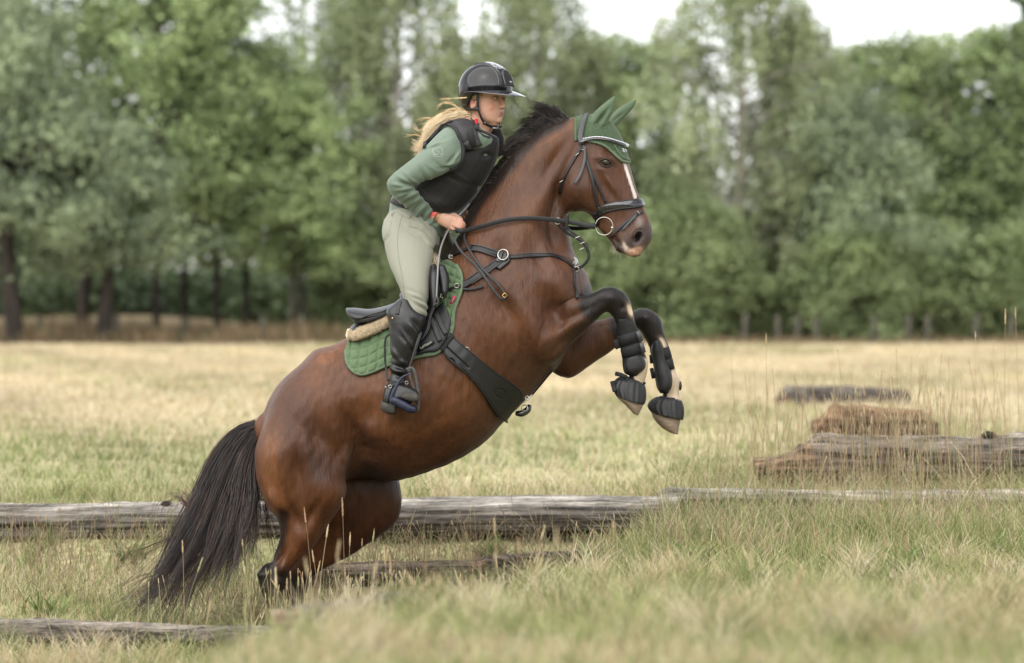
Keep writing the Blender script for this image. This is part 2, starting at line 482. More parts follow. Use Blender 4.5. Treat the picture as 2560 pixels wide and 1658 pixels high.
# ------------------------------------------------------------------ horse
def build_horse():
    parts = []
    trunk = [
        (668, 1030, 652, 1120, .07, 0), (694, 980, 690, 1225, .19, 0), (753, 912, 775, 1255, .262, 0),
        (818, 872, 868, 1195, .28, 0), (880, 838, 985, 1203, .285, 0), (945, 797, 1087, 1174, .30, 0),
        (1010, 752, 1164, 1139, .31, 0), (1068, 700, 1223, 1096, .295, 0), (1112, 645, 1268, 1046, .265, 0),
        (1145, 590, 1345, 970, .245, 0), (1160, 550, 1410, 890, .235, 0), (1176, 520, 1478, 775, .215, 0),
        (1194, 495, 1474, 700, .175, 0), (1222, 458, 1442, 648, .135, 0), (1254, 415, 1424, 590, .112, 0),
        (1292, 368, 1418, 545, .10, 0), (1342, 328, 1414, 500, .092, 0), (1396, 302, 1435, 455, .085, -.005), (1450, 290, 1480, 400, .07, -.01)]
    parts.append(loft_px(trunk, 36, 5, 2.15, .6))
    yw = .2
    head = frs(c2, [
        (1040, 268, 870, 500, .072, -.0, .05), (1130, 310, 800, 640, .088, -.005, .1), (1215, 400, 782, 780, .098, -.01, yw), (1262, 520, 790, 880, .102, -.018, yw),
        (1300, 640, 820, 945, .097, -.028, yw), (1334, 750, 885, 992, .085, -.038, yw), (1366, 850, 950, 1035, .073, -.046, yw),
        (1398, 930, 1010, 1090, .062, -.054, yw), (1428, 1010, 1065, 1150, .055, -.062, yw), (1458, 1080, 1125, 1205, .051, -.07, yw),
        (1482, 1150, 1172, 1262, .052, -.077, yw), (1480, 1220, 1205, 1312, .048, -.082, yw), (1440, 1290, 1262, 1345, .040, -.086, yw), (1400, 1335, 1325, 1362, .024, -.088, yw)])
    parts.append(loft_px(head, 30, 5, 2.35, .35))
    # jowl
    V, F = ellipsoid(P(*c2(905, 840), -.045), (.095, .062, .10), 18, 12); parts.append((V, F))
    fore = frs(c4, [
        (300, 470, 330, 880, .06, -.10), (470, 505, 500, 900, .085, -.13), (600, 482, 655, 815, .078, -.15), (735, 438, 785, 672, .062, -.16),
        (828, 398, 862, 592, .052, -.155), (898, 362, 912, 548, .047, -.15), (972, 346, 944, 533, .048, -.145), (1050, 376, 962, 545, .048, -.14),
        (1108, 440, 986, 572, .044, -.138), (1130, 520, 1008, 622, .036, -.135), (1154, 630, 1034, 690, .029, -.132), (1194, 750, 1058, 790, .028, -.128),
        (1222, 840, 1078, 880, .031, -.125), (1246, 900, 1086, 950, .038, -.123), (1238, 985, 1106, 1015, .036, -.12), (1222, 1060, 1070, 1062, .036, -.12),
        (1224, 1120, 1018, 1090, .05, -.12), (1205, 1200, 1008, 1150, .056, -.12)])
    parts.append(loft_px(fore, 22, 4, 2.1, .3))
    far = frs(c4, [(560, 470, 520, 960, .07, .12), (660, 530, 590, 1010, .08, .14), (760, 600, 690, 1018, .078, .14), (860, 598, 830, 920, .066, .14), (950, 576, 955, 838, .054, .14)]) + frs(z5, [
        (290, 312, 262, 560, .048, .135), (402, 272, 335, 460, .048, .13), (510, 300, 384, 490, .048, .13), (590, 385, 415, 540, .046, .13), (618, 500, 445, 590, .04, .13),
        (656, 612, 482, 668, .031, .13), (695, 730, 520, 780, .029, .13), (722, 850, 550, 900, .03, .13), (764, 935, 570, 990, .038, .13), (766, 1020, 606, 1060, .038, .13),
        (764, 1110, 590, 1130, .036, .13), (800, 1200, 520, 1210, .054, .13), (798, 1300, 498, 1290, .058, .13)])
    parts.append(loft_px(far, 22, 4, 2.1, .3))
    hind = [
        (880, 980, 700, 990, .09, -.12), (872, 1100, 645, 1110, .135, -.15), (856, 1180, 640, 1165, .135, -.155), (851, 1225, 647, 1212, .125, -.155), (834, 1275, 666, 1262, .105, -.155),
        (812, 1322, 692, 1298, .082, -.15), (782, 1366, 700, 1340, .062, -.15), (748, 1402, 686, 1380, .05, -.15), (722, 1436, 655, 1416, .044, -.15),
        (714, 1466, 646, 1446, .042, -.15), (708, 1500, 654, 1482, .035, -.15), (720, 1545, 676, 1538, .028, -.15), (738, 1600, 698, 1602, .027, -.15),
        (762, 1640, 712, 1655, .036, -.15), (790, 1672, 742, 1700, .032, -.15), (828, 1712, 745, 1725, .05, -.15)]
    parts.append(loft_px(hind, 22, 4, 2.1, .3))
    hfar = [
        (985, 1130, 800, 1130, .11, .14), (1000, 1205, 780, 1230, .125, .15), (1004, 1268, 775, 1295, .11, .15), (985, 1312, 770, 1335, .09, .15), (932, 1352, 760, 1352, .075, .15),
        (872, 1392, 742, 1372, .06, .15), (815, 1420, 722, 1398, .05, .15), (776, 1448, 706, 1430, .044, .15), (768, 1480, 704, 1462, .042, .15),
        (768, 1515, 716, 1502, .034, .15), (782, 1560, 738, 1556, .028, .15), (800, 1615, 760, 1616, .027, .15), (822, 1650, 776, 1664, .036, .15), (850, 1685, 805, 1705, .032, .15), (880, 1715, 810, 1728, .05, .15)]
    parts.append(loft_px(hfar, 22, 4, 2.1, .3))
    V, F = remesh(parts, .0085)
    V = smooth_mesh(V, F, 7)
    X, Z = to_px(V)
    mk = np.zeros(len(V))
    for x, y, r in ((1318, 790, 62), (1345, 900, 50), (1300, 880, 50), (1436, 500, 30), (1330, 740, 40), (880, 1180, 26), (690, 1030, 30), (1400, 330, 30), (700, 1300, 18), (1440, 780, 20)):
        mk = np.maximum(mk, np.exp(-((X - x) ** 2 + (Z - y) ** 2) / r ** 2))
    V = smooth_mesh(V, F, 45, .6, None, mk)
    N = normals_of(V, F)
    B = []
    def b(pt, r, a, **k): B.append((pt, r, a, k))
    # rump, stifle, flank, ribs
    b((735, 1020), 70, .012, el=1.3, ang=70); b((790, 1060), 26, -.012, el=3.2, ang=75); b((700, 1150), 45, .01, el=1.8, ang=80)
    b((815, 1230), 45, .02, el=1.3, ang=100); b((885, 1090), 26, -.022, el=2.6, ang=65); b((915, 1040), 40, -.012); b((860, 1150), 14, .012, el=2.6, ang=115)
    b((805, 905), 34, .014); b((740, 1180), 20, -.012, el=3, ang=80); b((1000, 1040), 110, .010); b((925, 1140), 40, -.02, el=1.6, ang=20)
    b((1080, 1130), 26, -.008, el=3.5, ang=-32); b((690, 1250), 14, .010, el=2.2, ang=60); b((735, 1290), 14, -.010, el=2.5, ang=60)
    b((770, 1330), 22, .012, el=2, ang=120)
    # shoulder, arm, breast
    b((1300, 760), 46, .018, el=1.7, ang=65); b((1235, 830), 55, .010, el=1.8, ang=70); b((1345, 845), 42, .022, el=1.5, ang=60); b((1265, 770), 18, -.011, el=3.2, ang=60)
    b((1395, 800), 30, -.014, el=2.2, ang=70); b((1385, 700), 45, .018, el=1.5, ang=60); b((1350, 650), 20, -.012, el=3, ang=50); b((1420, 760), 30, .010)
    b((1440, 790), 12, -.007, el=4.5, ang=-28); b((1420, 815), 14, .008, el=3.5, ang=-38); b((1395, 870), 14, -.008, el=3, ang=-40)
    # neck: trough beside the windpipe, muscle ridge under the crest, creases
    b((1385, 590), 17, -.013, el=4, ang=75); b((1350, 510), 34, .012, el=2.4, ang=120); b((1392, 500), 14, -.016, el=3.2, ang=100); b((1290, 560), 50, .008, el=2, ang=120)
    b((1250, 640), 26, -.010, el=2.6, ang=110); b((1215, 700), 40, .010, el=1.4, ang=60); b((1385, 400), 13, -.008, el=4, ang=118)
    for k in range(7):
        b((1404 - k * 4, 455 + k * 14), 4.5, -.004, el=5, ang=150 - k * 6)
    # head: cheek plate, facial crest, hollow over the eye, nostril, lips
    h2 = lambda x, y: c2(x, y)
    b(h2(920, 840), 40, .010); b(h2(1175, 820), 7, .009, el=5, ang=58); b(h2(1150, 850), 7, -.006, el=5, ang=58); b(h2(1080, 800), 18, -.006, el=2.4, ang=62); b(h2(1145, 560), 12, -.008, el=1.4)
    b(h2(1115, 605), 11, .010, el=2.2, ang=18); b(h2(1128, 642), 9, -.010, el=1.7, ang=12); b(h2(1120, 690), 8, .005, el=2.4, ang=10); b(h2(1190, 700), 16, -.006, el=2.4, ang=62)
    b(h2(1270, 800), 20, -.007, el=2.6, ang=66); b(h2(1250, 1090), 20, -.004); b(h2(1400, 1120), 14, .008, el=1.6, ang=-55); b(h2(1372, 1205), 7.5, -.030, el=1.8, ang=-62)
    b(h2(1335, 1180), 5, .005, el=3, ang=-70); b(h2(1232, 1282), 3.2, -.016, el=4.5, ang=64); b(h2(1200, 1235), 3, -.007, el=4, ang=40); b(h2(1215, 1290), 9, .004); b(h2(1330, 1300), 4, -.006, el=6, ang=28)
    b(h2(1000, 1060), 14, -.008, el=2.4, ang=30)
    # knees and hocks
    b(c4(975, 430), 13, .006); b(c4(1060, 500), 9, -.005); b(z5(440, 370), 12, .005); b((655, 1438), 9, .008); b((672, 1400), 7, -.007, el=2.6, ang=112); b((705, 1420), 9, .008, el=1.6, ang=100); b((668, 1480), 6, .004, el=3, ang=75); b((780, 1290), 10, -.008, el=3, ang=110); b((700, 1390), 9, -.012, el=3, ang=118); b((690, 1455), 12, .006)
    for (x, y), r, a, k in B:
        V = brush(V, N, x, y, r, a * (2.25 if x < 1480 or y > 650 else 1.25), side=0 if x < 1480 or y > 650 else -1, **k)
    # fine skin irregularity
    X, Z = to_px(V)
    V = V + N * ((np.sin(X * .11 + 1.5 * np.sin(Z * .05)) * np.sin(Z * .09 + 1.2 * np.sin(X * .04)) + .6 * np.sin(X * .21 + Z * .13)) * .0007 * (Z < 1400) * ((X < 1440) | (Z > 660)))[:, None]
    V = smooth_mesh(V, F, 1)
    N = normals_of(V, F)

    # ---- coat colours: bay body, black points, pale pasterns, blaze, pink lip
    X, Z = to_px(V)
    col = np.tile(np.array((.186, .069, .026)), (len(V), 1))
    def blend(wt, c):
        nonlocal col
        col = col * (1 - wt[:, None]) + np.array(c) * wt[:, None]
    def spot(x, y, r, el=1, ang=0):
        dx, dy = X - x, Z - y; a = R(ang); u = dx * math.cos(a) + dy * math.sin(a); v = -dx * math.sin(a) + dy * math.cos(a)
        return np.exp(-((u / (r * el)) ** 2 + (v / r) ** 2))
    sm = lambda a, lo, hi: np.clip((a - lo) / (hi - lo), 0, 1) ** 2 * (3 - 2 * np.clip((a - lo) / (hi - lo), 0, 1))
    nz = lambda s, ph: np.sin(X * s + ph) * np.sin(Z * s * 1.3 + ph * 2.1) + .5 * np.sin(X * s * 2.3 + Z * s * 1.7 + ph)
    # neck, chest and head run a little duller and darker than the quarters
    blend(sm(X, 1050, 1350) * .72, (.122, .052, .029))
    blend(sm(nz(.021, 1.0), .1, 1.3) * .35, (.085, .030, .014)); blend(sm(nz(.017, 4.0), .2, 1.3) * .3, (.22, .085, .032))
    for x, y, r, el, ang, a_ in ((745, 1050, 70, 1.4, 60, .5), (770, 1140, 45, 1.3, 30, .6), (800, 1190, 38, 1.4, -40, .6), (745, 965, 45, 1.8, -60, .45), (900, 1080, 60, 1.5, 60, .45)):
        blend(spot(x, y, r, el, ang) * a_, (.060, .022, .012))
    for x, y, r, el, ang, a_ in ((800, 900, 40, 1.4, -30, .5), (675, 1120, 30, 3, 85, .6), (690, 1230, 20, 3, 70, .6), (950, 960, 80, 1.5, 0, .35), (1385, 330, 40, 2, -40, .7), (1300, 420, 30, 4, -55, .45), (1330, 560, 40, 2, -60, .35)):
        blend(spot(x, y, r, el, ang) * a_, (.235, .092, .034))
    # belly, flank and far inner thigh: shade painted into the coat colour
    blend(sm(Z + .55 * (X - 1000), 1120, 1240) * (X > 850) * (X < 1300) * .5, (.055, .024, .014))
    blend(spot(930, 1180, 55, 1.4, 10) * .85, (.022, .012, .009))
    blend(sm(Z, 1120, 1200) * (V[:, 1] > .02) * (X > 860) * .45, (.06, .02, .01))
    white_flank = spot(868, 1150, 5, 6, 108) * (V[:, 1] < 0); blend(white_flank * .5, (.3, .2, .14))
    # black lower forelegs
    def leg(cpts, lo, hi, side):
        d = np.full(len(V), 1e9)
        a = crom(np.array(cpts, float), 8)
        for q in a: d = np.minimum(d, np.hypot(X - q[0], Z - q[1]))
        return sm(-d, -hi, -lo) * ((V[:, 1] * side) > -.03)
    near = leg([c4(880, 460), c4(975, 440), c4(1050, 500), c4(1085, 620), c4(1110, 750), c4(1150, 900), c4(1160, 1050), c4(1100, 1180)], 40, 62, -1)
    farl = leg([z5(300, 420), z5(420, 370), z5(520, 470), z5(580, 650), z5(620, 850), z5(680, 1000), z5(660, 1180), z5(650, 1300)], 46, 64, 1) * (V[:, 1] > .02)
    blend(np.maximum(near, farl), (.018, .013, .012))
    streak = (spot(*c4(760, 640), 12, 5, -38) + spot(*c4(650, 830), 18, 4, -48)) * (V[:, 1] < 0); blend(np.clip(streak, 0, 1) * .75, (.03, .018, .013))
    hk = sm(Z - .3 * (X - 700), 1392, 1440) * (X < 900) * (V[:, 1] < 0) * (X > 620); blend(hk * .93, (.018, .013, .012))
    ach = leg([(708, 1290), (700, 1345), (676, 1400), (655, 1440)], 8, 24, -1); blend(ach * .85, (.018, .013, .012))
    blend(sm(Z, 1400, 1450) * (V[:, 1] > 0) * (X > 690) * (X < 900) * .9, (.018, .013, .012))
    # pale marks
    pale = (.46, .36, .26)
    blend(np.clip(spot(*c4(1112, 520), 6, 2.6, 72) * 1.7, 0, 1) * (V[:, 1] < 0), pale)
    blend(np.clip(spot(*z5(608, 610), 6, 2.4, 62) * 1.7, 0, 1), pale)
    blend(sm(Z, c4(0, 860)[1], c4(0, 890)[1]) * (X > c4(1140, 0)[0]) * (X < c4(1260, 0)[0]) * (Z < c4(0, 1100)[1]) * (V[:, 1] < 0), pale)
    blend(sm(Z, c4(0, 1040)[1], c4(0, 1090)[1]) * (X > c4(960, 0)[0]) * (X < c4(1260, 0)[0]) * (V[:, 1] < 0), (.30, .19, .12))
    blend(sm(Z, z5(0, 830)[1], z5(0, 880)[1]) * (X > z5(650, 0)[0]) * (V[:, 1] > 0) * (Z < 1060), pale)
    blend(sm(Z, 1515, 1530) * (X > 640) * (X < 760) * (V[:, 1] < 0), (.42, .33, .27))
    # blaze: along the flat front of the face
    hz = Surf(V, F)
    cl = crom(np.array([c2(1262, 610), c2(1283, 690), c2(1312, 780), c2(1345, 880), c2(1352, 905)], float), 10)
    d = np.min([np.hypot(X - q[0], Z - q[1]) for q in cl], 0)
    blend(sm(-d, -5.0, -2.4) * (V[:, 1] < .02) * (X > 1500), (.62, .56, .52))
    blend(np.clip(spot(*c2(1385, 1100), 9, 2.8, 75), 0, 1) * .6, (.30, .27, .27))
    # muzzle: dark skin, pink lip; shade in nostril and lip gap painted on
    mz = sm((X - 1500) * .55 + (Z - 560), 45, 85) * (X > 1500) * (Z < 660) * (Z > 480); blend(mz * .75, (.075, .062, .060))
    blend(spot(*c2(1140, 640), 15, 1.5, 15) * (V[:, 1] < 0) * .75, (.035, .022, .018))
    blend(np.clip(spot(*c2(1372, 1210), 8, 1.7, -62) * 1.5, 0, 1) * (V[:, 1] < 0), (.012, .008, .008))
    blend(np.clip(spot(*c2(1345, 1325), 9, 2.2, -18) * 1.8, 0, 1), (.46, .27, .20))
    blend(np.clip(spot(*c2(1270, 1290), 7, 2.2, 62) * 1.4, 0, 1) * .9, (.40, .32, .26))
    blend(np.clip(spot(*c2(1222, 1300), 5, 3, 62) * 1.5, 0, 1), (.03, .02, .02))
    blend(np.clip(spot(*c2(905, 990), 20, 2.0, 20), 0, 1) * .3, (.03, .018, .012))
    # crest: dark roots of the mane
    cr_ = crom(np.array([(1400, 300), (1345, 330), (1306, 366), (1277, 402), (1228, 455), (1190, 505), (1165, 550), (1130, 620)], float), 8)
    d = np.min([np.hypot(X - q[0], Z - q[1]) for q in cr_], 0); blend(sm(-d, -30, -12) * .92, (.02, .014, .012))
    col = col * np.where(col.max(1) > .28, .95, np.where(col.max(1) > .2, .58, .47))[:, None]
    horse = empty('horse', (-.2, 0, 0))
    tag(horse, 'bay horse with black mane and tail rearing into a jump over the log', 'horse')
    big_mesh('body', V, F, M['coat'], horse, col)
    return horse, V, F

horse, HV, HF = build_horse()
HS = Surf(HV, HF)

def horse_details():
    mb = MB()
    p, n = HS.hit(*c2(1120, 640), -.0105)
    V, F = ellipsoid(p, (.024, .017, .0185), 18, 12); mb.add(V, F); mb.build('eye', M['eye'], horse)
    # lids
    mb = MB()
    for yy in (-1, 1):
        q = [c2(1066, 628), c2(1090, 636 - 24 * (yy < 0) + 26 * (yy > 0)), c2(1122, 640 - 34 * (yy < 0) + 33 * (yy > 0)), c2(1155, 644 - 18 * (yy < 0) + 24 * (yy > 0)), c2(1168, 662)]
        mb.add(*tube(np.array([HS.hit(*a, .003)[0] for a in crom(np.array(q), 3)]), .0022, 8))
    mb.build('eyelid', M['muzzle'] if 'muzzle' in M else M['strap'], horse)
    # nostril wall
    mb = MB()
    c_ = [(1345, 1238), (1340, 1195), (1362, 1165), (1400, 1166), (1412, 1195), (1398, 1235)]
    mb.add(*tube(np.array([HS.hit(*c2(*a), .001)[0] for a in crom(np.array(c_, float), 4)]), [.002] * 4 + [.0036] * 13 + [.002] * 4, 8)); mb.build('nostril', M['nostril'], horse)
    # hooves
    def hoof(st, nm, lab=None):
        mb = MB(); mb.add(*loft_px(st, 22, 4, 2.3, .12)); return tag(mb.build(nm, M['hoof'], horse), lab)
    hoof(frs(c4, [(1224, 1150, 1012, 1120, .056, -.12), (1212, 1215, 1010, 1160, .062, -.12), (1190, 1262, 1075, 1222, .060, -.12), (1170, 1300, 1130, 1280, .05, -.12)]), 'hoof')
    hoof(frs(z5, [(790, 1290, 492, 1270, .058, .13), (770, 1380, 520, 1340, .064, .13), (758, 1440, 590, 1420, .064, .13), (752, 1486, 660, 1462, .055, .13)]), 'hoof')
    hoof([(822, 1690, 748, 1705, .045, -.15), (850, 1728, 745, 1738, .06, -.15), (862, 1748, 748, 1750, .062, -.15)], 'hoof')
    hoof([(875, 1695, 812, 1708, .045, .15), (905, 1728, 808, 1738, .06, .15), (915, 1748, 812, 1750, .062, .15)], 'hoof')
    # ---- tail
    G = [[(800, 335), (650, 372), (520, 530), (430, 730), (335, 930), (225, 1150), (60, 1475)],
         [(795, 345), (660, 425), (560, 600), (480, 800), (395, 1000), (290, 1200), (150, 1450)],
         [(795, 352), (690, 455), (610, 640), (540, 850), (465, 1050), (370, 1250), (285, 1470)],
         [(792, 365), (700, 495), (640, 700), (590, 900), (520, 1100), (445, 1250), (395, 1420)],
         [(788, 380), (715, 540), (670, 720), (630, 900), (580, 1050), (535, 1180), (515, 1330)],
         [(782, 400), (728, 560), (702, 740), (675, 900), (655, 1020), (640, 1100), (590, 1290)],
         [(776, 420), (742, 570), (730, 740), (720, 890), (700, 1000), (685, 1080), (688, 1140)],
         [(770, 440), (752, 580), (752, 740), (748, 860), (742, 960), (740, 1020), (738, 1090)]]
    G = np.array([[P(*c5(*q), 0) for q in g] for g in G])
    G = np.array([resample(crom(g, 8), 26) for g in G])
    paths = []; cols = []; r0 = []
    tt = np.linspace(0, 1, 26)
    nl = 74
    for k in range(nl):
        u = (k + rng.uniform(-.4, .4)) / (nl - 1) * 7; u = min(max(u, 0), 6.999)
        if u > 5.6 and rng.random() < .35: continue
        i = int(u); c = G[i] * (1 - (u - i)) + G[i + 1] * (u - i)
        y0 = rng.uniform(-.045, .045); y1 = rng.uniform(-.34, -.04)
        L = rng.uniform(.68, 1.02) if k > 22 else rng.uniform(.88, 1.0)
        wv = rng.uniform(0, 6.28); am = rng.uniform(.006, .030)
        base = c.copy()
        base[:, 1] += y0 + (y1 - y0) * tt ** 1.2
        base[:, 0] += am * np.sin(tt * rng.uniform(5, 10) + wv) * tt; 
        base = resample(base[:max(4, int(26 * L))], 26)
        ns = 34
        for s in range(ns):
            off = rng.normal(0, 1, 3) * np.array((.0085, .008, .005))
            spread = (.6 + 1.1 * np.sin(np.pi * np.clip(tt * 1.05, 0, 1)) ** .8)[:, None] * (1 - .55 * tt[:, None] ** 3)
            w2 = rng.uniform(0, 6.28); pth = base + off * spread
            pth[:, 0] += .006 * np.sin(tt * rng.uniform(8, 20) + w2) * tt; pth[:, 1] += .005 * np.sin(tt * rng.uniform(8, 18) + w2 * 2) * tt
            Ls = rng.uniform(.75, 1.03); pth = resample(pth[:max(5, int(26 * min(Ls, 1)))], 26)
            paths.append(pth); t_ = rng.random(); cols.append(np.array((.016, .012, .012)) * (1 - t_) + np.array((.05, .028, .02)) * t_ ** 3 if t_ < .93 else np.array((.10, .04, .025)))
            r0.append(rng.uniform(.0009, .0017))
    # stray hairs fanning out of the lower tail
    for s in range(230):
        u = rng.uniform(0, 6.5); i = int(u); c = (G[i] * (1 - (u - i)) + G[i + 1] * (u - i)).copy(); a = rng.uniform(.25, .75); k0 = int(26 * a)
        c[:, 1] += rng.uniform(-.25, .05) * tt; d_ = rng.normal(0, 1, 3) * (.10, .05, .06) + (-.05, 0, .0); c = c + d_ * (np.clip(tt - a, 0, 1) / (1 - a))[:, None] ** 1.6 + rng.normal(0, .012, 3)
        c[:, 0] += .012 * np.sin(tt * rng.uniform(8, 18)) * tt; paths.append(resample(c[:26], 26)); cols.append(np.array((.05, .03, .022)) * rng.uniform(.4, 1.8)); r0.append(rng.uniform(.0007, .0012))
    # loose wisps
    W = [[(700, 700), (560, 740), (470, 850), (380, 800), (310, 745), (230, 790), (212, 850)], [(640, 760), (480, 860), (400, 820), (330, 770), (360, 740), (400, 800), (440, 860)],
         [(560, 800), (430, 900), (340, 960), (210, 1010), (100, 1060), (0, 1085)], [(480, 900), (380, 1000), (280, 1130), (180, 1230), (80, 1290), (0, 1312)], [(500, 900), (400, 1050), (300, 1130), (200, 1180), (120, 1210), (20, 1280)],
         [(760, 600), (790, 740), (812, 860), (830, 960), (838, 1040)], [(762, 620), (800, 770), (806, 880), (822, 960)], [(420, 1000), (300, 1150), (220, 1260), (100, 1330), (10, 1400)]]
    for g in W:
        base = resample(crom(np.array([P(*c5(*q), rng.uniform(-.06, .02)) for q in g]), 8), 26)
        for s in range(13):
            pth = base + rng.normal(0, 1, 3) * (.006, .006, .006) + (rng.normal(0, 1, 3) * (.02, .01, .02)) * (tt[:, None] ** 2)
            paths.append(pth); cols.append((.07, .035, .025)); r0.append(.0013)
    V, F, C = strands(paths, np.array(r0), .0004, 3, cols)
    big_mesh('tail', V, F, M['blackhair'], horse, C)
    # ---- mane, blown up and back off the crest
    roots = np.array([c1(1600, 602), c1(1500, 640), c1(1400, 698), c1(1310, 770), c1(1240, 850), c1(1190, 935), c1(1130, 1050), c1(1060, 1150), c1(1010, 1240), c1(960, 1330)])
    mids = np.array([c1(1540, 545), c1(1440, 560), c1(1330, 630), c1(1240, 730), c1(1150, 830), c1(1090, 930), c1(1030, 1040), c1(960, 1130), c1(920, 1230), c1(880, 1330)])
    tips = np.array([c1(1400, 500), c1(1340, 575), c1(1220, 690), c1(1110, 800), c1(1030, 920), c1(980, 1040), c1(900, 1150), c1(820, 1260), c1(790, 1330), c1(800, 1400)])
    Rr, Mm, Tt = crom(roots, 30), crom(mids, 30), crom(tips, 30)
    paths = []; cols = []; r0 = []; n = len(Rr)
    for L in range(150):
        k0 = rng.integers(0, n); dj = rng.normal(0, 6.5, 2) * np.array((1, .7)); lk = rng.uniform(.45, 1.02); yy = rng.uniform(-.03, .09); dd = int(rng.normal(0, 9))
        for s in range(30):
            k = int(np.clip(k0 + rng.normal(0, 6), 0, n - 1)); kt = int(np.clip(k0 + dd + rng.normal(0, 3.5), 0, n - 1))
            a = Rr[k] + (6, 5); t_ = Rr[kt] + (Tt[kt] - Rr[kt]) * lk * rng.uniform(.75, 1.12) * (1.15 if k0 < n * .25 else 1.0) + dj * 1.2 + rng.normal(0, 2.6, 2); b_ = (Rr[k] * .5 + t_ * .5) * .62 + Mm[kt] * .38 + (0, 1) + rng.normal(0, 3, 2)
            h, _ = (np.array([0, 0, 0]), 0), 0
            pa = P(a[0], a[1], rng.uniform(-.035, .02)); pb = P(b_[0], b_[1], rng.uniform(-.03, .03) + yy * .3); pc = P(t_[0], t_[1], yy + rng.normal(0, .012))
            q = crom(np.array([pa, pb * .55 + pa * .45 + (0, 0, .008), pb, pc * .55 + pb * .45 + (0, 0, .01), pc]), 3)
            paths.append(q); c_ = rng.random(); cols.append(np.array((.014, .011, .011)) * (1 - c_ ** 3) + np.array((.055, .034, .026)) * c_ ** 3); r0.append(rng.uniform(.0009, .0016))
    V, F, C = strands(paths, np.array(r0), .0004, 3, cols)
    big_mesh('mane', V, F, M['blackhair'], horse, C)
    # whiskers
    paths = []
    for _ in range(14):
        x, y = rng.choice([1195, 1230, 1262, 1300, 1350, 1400]) + rng.normal(0, 12), 0
        y = np.interp(x, [1180, 1230, 1300, 1400], [1275, 1330, 1362, 1340])
        p = P(*c2(x, y - 8), -.09 + rng.normal(0, .02)); d = np.array((rng.normal(.0, .35) + (x - 1290) * .004, rng.normal(-.2, .3), -1)); d /= np.linalg.norm(d); L = rng.uniform(.012, .03)
        paths.append([p + d * L * t + np.array((0, 0, -.01)) * t * t for t in np.linspace(0, 1, 5)])
    V, F, C = strands(np.array(paths), .0006, .0003, 3, np.tile((.5, .42, .34), (len(paths), 1)))
    big_mesh('whiskers', V, F, M['whisk'], horse, C)

M['nostril'] = mat('dark muzzle skin', (.045, .034, .034), .5, .4, n1=(60, .3))
M['muzzle'] = mat('dark lid skin', (.02, .014, .012), .45, .4)
M['whisk'] = mat('pale whiskers', (.5, .42, .34), .5, .3, attr=True)
horse_details()
# ------------------------------------------------------------------ rider
M['skin'] = mat('fair skin', rough=.48, spec=.35, attr=True, sss=.12, n1=(30, .05), bump=(260, .12, .001))
M['shirt'] = mat('sage green jersey', (.112, .150, .114), .62, .3, sheen=.25, n1=(6, .07), bump=(320, .12, .001))
M['vest'] = mat('black vest fabric', (.0085, .0085, .009), .62, .3, sheen=.1, n1=(8, .25), bump=(260, .2, .001))
M['vestgrey'] = mat('dark grey vest fabric', (.022, .021, .024), .6, .35, n1=(18, .3), bump=(120, .3, .002))  # greyer than the main vest fabric
M['breeches'] = mat('pale sage breeches', (.205, .208, .165), .7, .25, sheen=.15, n1=(7, .05), bump=(300, .15, .001))
M['seam'] = mat('breeches seam', (.15, .16, .12), .75, .2)
M['shell'] = mat('glossy black helmet shell', (.004, .004, .005), .07, .42)
M['visor'] = mat('glossy visor', (.02, .022, .028), .12, .7, coat=1)
M['suede'] = mat('matte black suede', (.010, .010, .011), .55, .35, n1=(60, .3))
M['crystal'] = mat('crystal', (.75, .75, .85), .08, .9, metal=.6)
M['hair'] = mat('blond hair', rough=.42, spec=.5, attr=True)
M['white'] = mat('eye white', (.62, .58, .54), .2, .5)
M['iris'] = mat('brown iris', (.06, .035, .02), .1, .6, coat=1)
M['coral'] = mat('coral wristband', (.55, .10, .08), .6, .3)
M['print'] = mat('pale print', (.36, .38, .33), .6, .3)
M['red'] = mat('red tag', (.60, .015, .02), .6, .3)
M['blue'] = mat('dark blue stirrup', (.009, .012, .032), .5, .4, n1=(40, .35))
M['grit'] = mat('grey stirrup rubber', (.055, .055, .055), .7, .3, n1=(60, .3))
M['bead'] = mat('gold beads', (.5, .33, .12), .3, .5, metal=.8)

HY = R(33)
HO = P(*z1(918, 730), 0.0)
HH = np.array((math.cos(HY), -math.sin(HY), 0)); HL = np.array((-math.sin(HY), -math.cos(HY), 0)); HU = np.array((0, 0, 1.))
def hl(x, n, z): return HO + HH * x + HL * n + HU * z
def hls(a): a = np.asarray(a, float); return HO + a[..., 0:1] * HH + a[..., 1:2] * HL + a[..., 2:3] * HU
def to_hl(V): D = V - HO; return D @ HH, D @ HL, D @ HU
HROT = np.stack([HH, HL, HU], 1)

person = empty('person', (-.45, 0, 1.4))
tag(person, 'rider in sage green shirt, black body protector and helmet crouching forward over the horse', 'person')

